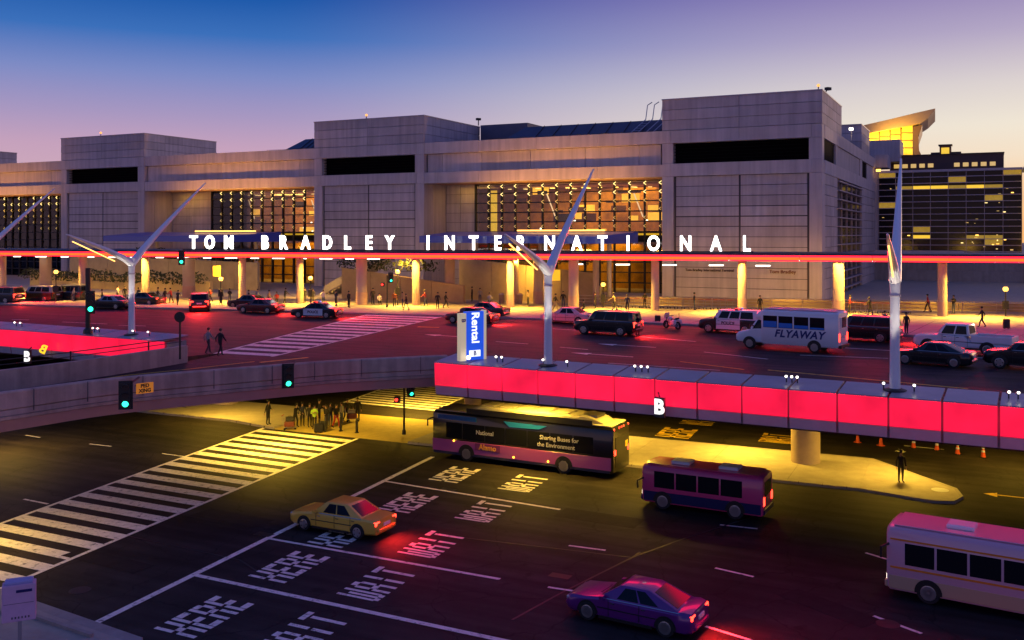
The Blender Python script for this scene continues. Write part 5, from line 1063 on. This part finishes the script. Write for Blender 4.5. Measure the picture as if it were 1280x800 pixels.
# police motorcycle at the kerb
g = G(840, 411, 6); mc = thing('motorcycle', 'black and white police motorcycle standing at the kerb', 'motorcycle', g, heading(840)-.5)
for x in (.78, -.78):
    q = M(); c = Vector((x, 0, .33)); n = 20
    q.loft([[c+Vector((math.cos(2*math.pi*i/n)*r_, y, math.sin(2*math.pi*i/n)*r_)) for i in range(n)] for r_, y in ((.22, -.06), (.33, -.06), (.34, 0), (.33, .06), (.22, .06))], caps=False); w_ = q.done('wheel', rubber, mc, local=True)
    q = M()
    for k in range(6): a = math.pi*k/6; q.tube([c+Vector((math.cos(a)*.23, 0, math.sin(a)*.23)), c-Vector((math.cos(a)*.23, 0, math.sin(a)*.23))], .014, 4)
    q.done('rim', rim_m, w_, local=True)
q = M(); q.sphere((.22, 0, .88), .26, (1.1, .62, .62)); q.done('fuel_tank', white_m, mc, local=True, smooth=True); q = M(); q.loft([[Vector((x, y*w2, z0+zz)) for y, zz in ((-1, 0), (-.8, .1), (.8, .1), (1, 0))] for x, w2, z0 in ((-.02, .13, .78), (-.35, .2, .76), (-.62, .17, .84), (-.8, .12, .9))]); q.done('seat', black_m, mc, local=True)
M().box((.05, 0, .47), (.55, .3, .36)).done('engine', steel, mc, local=True, bevel=.06); q = M(); q.tube([(.78, .09, .33), (.5, .1, 1.0)], .035, 6); q.tube([(.78, -.09, .33), (.5, -.1, 1.0)], .035, 6); q.tube([(.5, 0, 1.0), (-.1, 0, .62), (-.78, 0, .33)], .04, 6); q.done('frame', dark_metal, mc, local=True)
q = M(); q.tube([(.32, .42, 1.08), (.46, .2, 1.1), (.48, 0, 1.06), (.46, -.2, 1.1), (.32, -.42, 1.08)], .022, 6); q.done('handlebar', black_m, mc, local=True); q = M(); q.loft([[Vector((x, y*w2, z)) for y in (-1, -.4, .4, 1)] for x, w2, z in ((.72, .2, .8), (.74, .3, 1.0), (.60, .24, 1.35))], caps=False); q.done('fairing', white_m, mc, local=True)
M().sphere((.77, 0, .92), .09).done('headlight', head_off, mc, local=True)
for s in (1, -1): M().box((-.62, s*.3, .62), (.5, .2, .4)).done('pannier', white_m, mc, local=True, bevel=.06)
M().tube([(-.1, .14, .3), (-.95, .2, .3)], .05, 8).done('exhaust', chrome, mc, local=True); M().tube([(-.8, -.1, .9), (-.8, -.1, 1.4)], .02, 5).done('aerial', dark_metal, mc, local=True)

# ---------------------------------------------------------------- people
skin_m = mat('skin', (.42, .24, .16), .55); hair_m = mat('dark hair', (.015, .011, .01), .6); shoe_m = mat('dark shoes', (.02, .018, .018), .6)
def cloth(n, c): return mat('cloth '+n, c, .85, var=.1, vs=9)
def figure(pose):
    """skeleton -> skinned continuous body; returns mesh with 4 slots (skin, top, legs, shoes)"""
    V, E, Rd, T = [], [], [], []
    def v(p, r): V.append(Vector(p)); Rd.append(r); return len(V)-1
    def e(a, b, t): E.append((a, b)); T.append(t)
    lean = pose.get('lean', 0); sit = pose.get('drop', 0)
    pel = v((0, 0, .94-sit), .135); wa = v((lean*.2, 0, 1.10-sit), .125); ch = v((lean*.55, 0, 1.30-sit), .15); nk = v((lean*.8, 0, 1.46-sit), .06); hd0 = v((lean*.95+.01, 0, 1.55-sit), .07); hd1 = v((lean*1.0+.012, 0, 1.64-sit), .092); hd2 = v((lean*1.0, 0, 1.72-sit), .065)
    e(pel, wa, 1); e(wa, ch, 1); e(ch, nk, 1); e(nk, hd0, 0); e(hd0, hd1, 0); e(hd1, hd2, 0); ns = v((lean+.115, 0, 1.625-sit), .016); e(hd1, ns, 0)
    for s, k in ((1, 'l'), (-1, 'r')):
        a = pose['leg_'+k]; hp = v((.0, s*.095, .88-sit), .095); kn = v((a[0], s*.10, .50-sit*.6), .066); an = v((a[1], s*.10, .09), .045); toe = v((a[1]+.17, s*.115, .04), .038); e(pel, hp, 2); e(hp, kn, 2); e(kn, an, 2); e(an, toe, 3)
        b = pose['arm_'+k]; sh = v((lean*.6, s*.185, 1.39-sit), .062); eb = v((b[0][0]+lean*.5, s*b[0][1], b[0][2]-sit), .046); wr_ = v((b[1][0]+lean*.5, s*b[1][1], b[1][2]-sit), .032); e(ch, sh, 1); e(sh, eb, 1); e(eb, wr_, 1)
        d = (V[wr_]-V[eb]).normalized(); sd_ = d.cross(Vector((1, 0, 0)) if abs(d.x) < .7 else Vector((0, 0, 1))).normalized(); up = d.cross(sd_)
        pm_ = v(V[wr_]+d*.075, .03); e(wr_, pm_, 0)
        for i, (o, ln) in enumerate(((-.03, .062), (-.01, .075), (.01, .07), (.03, .055))): 
            k1 = v(V[pm_]+up*o+d*.035, .010); k2 = v(V[pm_]+up*o*1.1+d*(.035+ln*.55)+sd_*.008, .009); k3 = v(V[pm_]+up*o*1.1+d*(.03+ln*.9)+sd_*.026, .008); e(pm_, k1, 0); e(k1, k2, 0); e(k2, k3, 0)
        t1 = v(V[wr_]+d*.045-up*.04, .011); t2 = v(V[wr_]+d*.085-up*.055, .009); e(pm_, t1, 0); e(t1, t2, 0)
    me = bpy.data.meshes.new('sk'); me.from_pydata([tuple(x) for x in V], E, []); o = bpy.data.objects.new('sk', me); C.objects.link(o)
    md = o.modifiers.new('s', 'SKIN'); 
    for i, r in enumerate(Rd): me.skin_vertices[0].data[i].radius = (r, r)
    me.skin_vertices[0].data[0].use_root = True; md.use_smooth_shade = True; md.branch_smoothing = .4
    sb_ = o.modifiers.new('b', 'SUBSURF'); sb_.levels = 1; sb_.render_levels = 1
    dg = bpy.context.evaluated_depsgraph_get(); out = bpy.data.meshes.new_from_object(o.evaluated_get(dg)); bpy.data.objects.remove(o)
    for pl in out.polygons:
        c = pl.center; best = 9; bt = 1
        for (a, b), t in zip(E, T):
            ab = V[b]-V[a]; f = max(0, min(1, (c-V[a]).dot(ab)/max(ab.length_squared, 1e-6))); dd = (c-V[a]-ab*f).length-(Rd[a]*(1-f)+Rd[b]*f)
            if dd < best: best = dd; bt = t
        pl.material_index = bt; pl.use_smooth = True
    out.name = 'person'; hair = V[hd1]+Vector((-.018, 0, .03)); return out, hair
POSES = {
 'stand': dict(leg_l=(.02, 0), leg_r=(.0, -.03), arm_l=((-.03, .25, 1.12), (.05, .27, .88)), arm_r=((-.02, .25, 1.12), (.04, .26, .88))),
 'walk': dict(leg_l=(.20, .26), leg_r=(-.05, -.30), arm_l=((-.16, .24, 1.14), (-.12, .26, .9)), arm_r=((.10, .24, 1.13), (.26, .23, .96)), lean=.05),
 'carry': dict(leg_l=(.03, .02), leg_r=(.0, -.06), arm_l=((.0, .26, 1.12), (.24, .14, 1.08)), arm_r=((-.06, .26, 1.12), (-.12, .27, .86)), lean=.04),
 'phone': dict(leg_l=(.02, .0), leg_r=(.02, .0), arm_l=((.02, .25, 1.13), (.22, .10, 1.22)), arm_r=((.04, .25, 1.13), (.24, .10, 1.2))),
 'push': dict(leg_l=(.12, .10), leg_r=(-.06, -.25), arm_l=((.16, .24, 1.18), (.40, .2, 1.04)), arm_r=((.16, .24, 1.18), (.40, .2, 1.04)), lean=.12),
 'sit': dict(leg_l=(.40, .42), leg_r=(.40, .40), arm_l=((.1, .25, 1.14), (.3, .2, 1.02)), arm_r=((.1, .25, 1.14), (.3, .2, 1.02)), drop=.42, lean=.05)}
FIG = {k: figure(v) for k, v in POSES.items()}
q = M(); q.sphere((0, 0, 0), .108, (1.02, .92, .95), 12); hair_o = q.done('hair', hair_m, None, local=True, smooth=True); HAIR = hair_o.data; bpy.data.objects.remove(hair_o)
def person(px, py, z, pose, yaw, top, legs, label, group=None, sc=1., hat=None, hair=None):
    me, hp = FIG[pose]; me = me.copy()
    for m in (skin_m, top, legs, shoe_m): me.materials.append(m)
    o = bpy.data.objects.new('person', me); link(o); o.location = G(px, py, z); o.rotation_euler = (0, 0, yaw); o.scale = (sc,)*3; tag(o, label, 'person', group)
    h = bpy.data.objects.new('hair', HAIR.copy()); link(h, o); h.location = hp
    if hair: h.data.materials.clear(); h.data.materials.append(hair)
    if hat: M().lathe(hp+Vector((0, 0, .02)), [(.27, 0), (.27, .015), (.115, .03), (.10, .13), (.02, .14)], 14).done('hat', hat, o, local=True)
    return o
cb, cd_, cg, cw, co, cn, cr, cj, ck = cloth('black', (.014, .013, .014)), cloth('charcoal', (.035, .033, .036)), cloth('grey', (.26, .25, .27)), cloth('white', (.68, .64, .58)), cloth('orange', (.62, .20, .04)), cloth('navy', (.02, .025, .07)), cloth('red', (.38, .03, .03)), cloth('jeans', (.05, .07, .13)), cloth('khaki', (.34, .26, .15))
hiv = mat('cloth hi-vis', (.45, .75, .08), .8)
PI = math.pi
person(260, 442, 6, 'walk', 1.0, cg, cd_, 'person in a grey top walking onto the upper crosswalk', sc=1.0); person(275, 445, 6, 'walk', 1.0, cb, cb, 'person in black beside the grey topped walker on the upper crosswalk', sc=1.04)
up = 'people on the upper sidewalk'
for px, py, ps, yw, tp, lg, lb in ((474, 381, 'sit', -1.2, cw, cb, 'person in a white top crouching beside the crossing signal'), (493, 384, 'stand', -1.6, co, cd_, 'person in an orange top near the crossing signal'), (508, 388, 'walk', 3.0, cb, cd_, 'person in black walking left of the narrow column'), (503, 385, 'stand', .4, ck, cn, 'person in khaki half behind the walker in black'),
    (547, 386, 'stand', -1.5, cb, cb, 'person in dark clothes between two canopy columns'), (590, 377, 'stand', 3.0, cb, cb, 'person in black on the ramp side behind the maroon sedan'), (600, 379, 'stand', -1.5, cg, cj, 'person in grey beside the ramp parapet'), (156, 376, 'stand', -1.5, cb, cd_, 'person in black left of the left pylon'), (197, 378, 'walk', .3, cd_, cb, 'person in charcoal right of the left pylon'), (214, 379, 'push', 3.0, cr, cb, 'person in red beside the wide left column'),
    (276, 381, 'stand', -1.4, cb, cb, 'person in black right of the brown SUV'), (311, 382, 'stand', 0, cb, cb, 'person in black beside the narrow left column'), (346, 379, 'sit', -1.5, cr, cb, 'seated person in red behind the maroon sedan'), (381, 379, 'stand', -1.7, cb, cd_, 'person in black right of the fourth column'), (391, 380, 'stand', -1.2, cd_, cd_, 'person in charcoal above the police car'), (694, 388, 'walk', .2, cb, ck, 'person in black top and pale trousers behind the central pylon'),
    (744, 386, 'stand', 3.1, cb, cb, 'slim person in black above the pale sedan'), (730, 391, 'sit', 3.0, cb, cb, 'crouching person in black behind the pale sedan'), (1133, 418, 'stand', -2.6, cb, cb, 'person in long black clothes right of the right pylon'), (1106, 416, 'stand', -1.6, cd_, cb, 'person in charcoal left of the right pylon'), (1228, 409, 'walk', 2.9, cb, cb, 'person in black walking on the sidewalk behind the pickup'), (950, 391, 'stand', -1.4, cb, cb, 'person in black behind the police SUV'), (797, 420, 'stand', 1.2, cb, cb, 'person in black standing at the rear of the black SUV')):
    person(px, py, 6.15 if py < 415 or px > 1000 else 6.0, ps, yw, tp, lg, lb, up)
tops = {'black': cb, 'charcoal': cd_, 'navy': cn, 'grey': cg, 'dark red': cr, 'white': cw, 'khaki': ck}
spots = [(66, 'left of the second left column'), (92, 'right of the dark left SUVs'), (113, 'behind the signal post'), (128, 'above the pale windscreen sedan'), (147, 'next to the left pylon shaft'), (173, 'between the left pylon and the green sedan'), (206, 'left of the wide left column'), (222, 'at the foot of the wide left column'), (263, 'above the brown SUV'), (287, 'left of the narrow column near the brown SUV'), (322, 'behind the maroon sedan, left one'), (336, 'behind the maroon sedan, middle one'), (356, 'behind the maroon sedan, right one'), (404, 'above the police sedan'), (420, 'above the rear of the police sedan'), (436, 'left of the wide column by the crossing'), (466, 'right of the wide column by the crossing'), (532, 'right of the narrow column beyond the crossing'), (557, 'beside the yellow lit column at centre'), (612, 'above the bright tail lights'), (660, 'left of the central pylon shaft'), (704, 'left of the column behind the pale sedan'), (768, 'above the roof of the black SUV'), (784, 'near the rear of the black SUV roof'), (806, 'beside the motorcycle column'), (868, 'in front of the trolley row'), (1062, 'above the black SUV behind the shuttle'), (1088, 'right of the trolleys near the right pylon'), (1160, 'above the cab of the pickup'), (1192, 'right of the rightmost column')]
nm_ = list(tops)
for i, (px, wh) in enumerate(spots):
    tn = nm_[(i*3+i//7) % 7] if i % 3 else 'black'; ps = ['stand', 'walk', 'carry', 'phone', 'push'][i*2 % 5]; k = (px-640)/FPX
    base = G(px, 374+px*.014+(i % 4)*1.6, 6.15); pr = person(px, 374+px*.014+(i % 4)*1.6, 6.15, ps, R.uniform(0, 6.28), tops[tn], [cb, cj, cd_, cb][i % 4], 'person in a %s top %s' % (tn, wh), up, R.uniform(.95, 1.06))
lo_ = 'people waiting under the ramp'
for px, py, ps, yw, tp, lg, lb, sc in ((335, 531, 'carry', -.3, cb, cb, 'person in black standing apart at the left of the waiting crowd', 1.03), (369, 534, 'push', -.4, cb, cb, 'person in black behind a loaded trolley at the left of the crowd', 1.0), (378, 533, 'stand', -1.2, cn, cb, 'person in navy with pale shirt in the crowd', 1.02), (387, 534, 'stand', -.9, cd_, cb, 'person in charcoal right of the navy one in the crowd', 1.0), (393, 536, 'phone', -1.4, hiv, cb, 'person in a bright yellow green vest in the crowd', .98),
    (399, 532, 'phone', .3, cb, cb, 'tall person in black behind the bright vest', 1.12), (408, 536, 'carry', -2.2, cb, cd_, 'person in black bending over luggage in the crowd', 1.0), (413, 533, 'stand', -1.5, cd_, cj, 'person in jeans in the middle of the crowd', .98), (420, 535, 'walk', -.8, cb, cr, 'person in black with dark red trousers at the right of the crowd', 1.0), (427, 531, 'stand', 2.8, cg, cj, 'person in a grey top right of the crowd', .96), (433, 527, 'push', -.6, cb, cb, 'person in black behind the right luggage trolley', 1.0), (447, 527, 'stand', -1.6, cb, cb, 'person in black standing right of the luggage trolley', 1.03)):
    person(px, py, .15 if px < 350 else .012, ps, yw, tp, lg, lb, lo_, sc)
person(1126, 603, .15, 'stand', -1.5, cb, cb, 'person in black with a wide hat near the island tip', None, 1.02, cb)

# luggage
def suitcase(px, py, z, m, label, w=.45, h=.68, a=0.):
    g = G(px, py, z); t = thing('suitcase', label, 'suitcase', g, a, 'luggage of travellers'); M().box((0, 0, h/2+.06), (w, .26, h)).done('shell', m, t, local=True, bevel=.04, seg=2); q = M(); q.tube([(-.12, .1, h+.05), (-.12, .1, h+.35), (.12, .1, h+.35), (.12, .1, h+.05)], .012, 5); q.done('handle', steel, t, local=True)
    for x in (-.16, .16):
        for y in (-.08, .08): M().tube([(x-.015, y, .035), (x+.015, y, .035)], .035, 8).done('wheel', rubber, t, local=True)
sblk = mat('black luggage', (.015, .014, .014), .5); sred = mat('red brown luggage', (.14, .03, .02), .5)
suitcase(398, 541, .012, sblk, 'black suitcase on the kerb in front of the crowd', .6, .6, .3); suitcase(404, 540, .012, sblk, 'second black suitcase right of the first one before the crowd', .45, .7, -.2); suitcase(1258, 411, 6.15, sblk, 'black suitcase standing alone on the sidewalk right of the pickup', .5, .75); suitcase(734, 398, 6.15, sblk, 'dark bag on the sidewalk between pale sedan and black SUV', .8, .4); suitcase(822, 402, 6.15, sblk, 'small dark case at the foot of the column left of the motorcycle', .5, .5)
# trolleys
def trolley(g, yaw, label, group, bags=None):
    t = thing('luggage_trolley', label, 'trolley', g, yaw, group); q = M()
    for y in (-.28, .28): q.tube([(.48, y*.8, .18), (-.36, y, .2), (-.48, y, 1.02)], .022, 5)
    q.tube([(.48, -.22, .18), (.48, .22, .18)], .022, 5); q.tube([(-.2, -.27, .2), (-.2, .27, .2)], .02, 5); q.tube([(-.42, -.28, .62), (-.42, .28, .62)], .018, 5); q.tube([(.1, -.25, .19), (.1, .25, .19)], .018, 5); q.done('frame', steel, t, local=True)
    M().tube([(-.48, -.3, 1.03), (-.48, .3, 1.03)], .03, 6).done('handle', mat('red trolley grip', (.3, .03, .03), .5), t, local=True)
    for x, y in ((.4, 0), (-.3, .24), (-.3, -.24)): M().tube([(x, y-.025, .08), (x, y+.025, .08)], .08, 10).done('wheel', rubber, t, local=True)
    return t
def bag(g, yaw, sz, z, m, label): t = thing('travel_bag', label, 'bag', g+Vector((0, 0, z)), yaw, 'luggage of travellers'); M().box((0, 0, sz[2]/2), sz).done('shell', m, t, local=True, bevel=.05, seg=2); M().tube([(-.12, 0, sz[2]), (-.1, 0, sz[2]+.07), (.1, 0, sz[2]+.07), (.12, 0, sz[2])], .015, 5).done('handle', black_m, t, local=True)
g = G(362, 537, .012); trolley(g, 0, 'trolley loaded with dark bags at the left of the crowd', 'loaded luggage trolleys'); bag(g, .1, (.7, .5, .36), .24, sred, 'red brown bag at the bottom of the left trolley'); bag(g, .3, (.55, .42, .3), .61, sblk, 'black bag on top of the left trolley')
g = G(440, 527, .012); trolley(g, 0, 'trolley loaded with brown bags at the right of the crowd', 'loaded luggage trolleys'); bag(g, .1, (.75, .52, .4), .24, sred, 'brown bag on the right trolley near the far crosswalk'); bag(g, -.2, (.55, .42, .26), .65, cg, 'grey bag topping the right trolley')
TR = trolley(cl(canopy_x(766), 3.2).to_3d()+Vector((0, 0, 6.15)), CA+1.35, 'nested luggage trolley in the row behind the canopy column right of the black SUV', 'nested luggage trolleys by the railing')
for k in range(1, 17):
    c = copy_tree(TR); c.location = cl(canopy_x(766)+k*.72, 3.2).to_3d()+Vector((0, 0, 6.15))
for k in range(12):
    c = copy_tree(TR); c.location = cl(canopy_x(1062)+k*.5, 2.6).to_3d()+Vector((0, 0, 6.15)); c['label'] = 'nested luggage trolley in the row above the black SUV behind the shuttle'
# lamp globes and an ATM-like pale sign hanging under the canopy
for px, py, Y, lb in ((70, 342, 112, 'amber globe lamp post left of the second column'), (276, 351, 110, 'amber lit lamp post right of the wide left column'), (388, 350, 108, 'amber lit lamp post above the police car'), (754, 358, 103, 'amber globe lamp post above the black SUV'), (1257, 364, 92, 'amber globe lamp post at the right sidewalk'), (497, 342, 106, 'amber lit post beside the crossing signal')):
    p = P(px, py, Y); t = thing('lamp_post', lb, 'lamp', (p.x, p.y, 6.15), group='amber lamp posts'); M().tube([(p.x, p.y, 6.15), (p.x, p.y, p.z)], .06, 8).done('post', dark_metal, t); M().sphere(p+Vector((0, 0, .2)), .26).done('globe', lamp_amber, t)
    M().box((p.x, p.y, 6.15+(p.z-6.15)*.45), (.5, .25, .8)).done('notice_box', black_m, t)
for px, py, Y, lb in ((271, 339, 112, 'yellow hanging sign under the canopy near the wide left column'), (695, 344, 106, 'yellow hanging sign under the canopy behind the central pylon')):
    p = P(px, py, Y); t = thing('hanging_sign', lb, 'sign', p, group='yellow hanging signs'); piece('panel', mat('yellow lit sign', (.7, .5, .05), .5, em=(1, .6, .02), es=.6), t, p, (.95, .1, 1.2), CA); M().tube([p+Vector((0, 0, .6)), Vector((p.x, p.y, 11.5))], .03, 5).done('hanger', dark_metal, t)
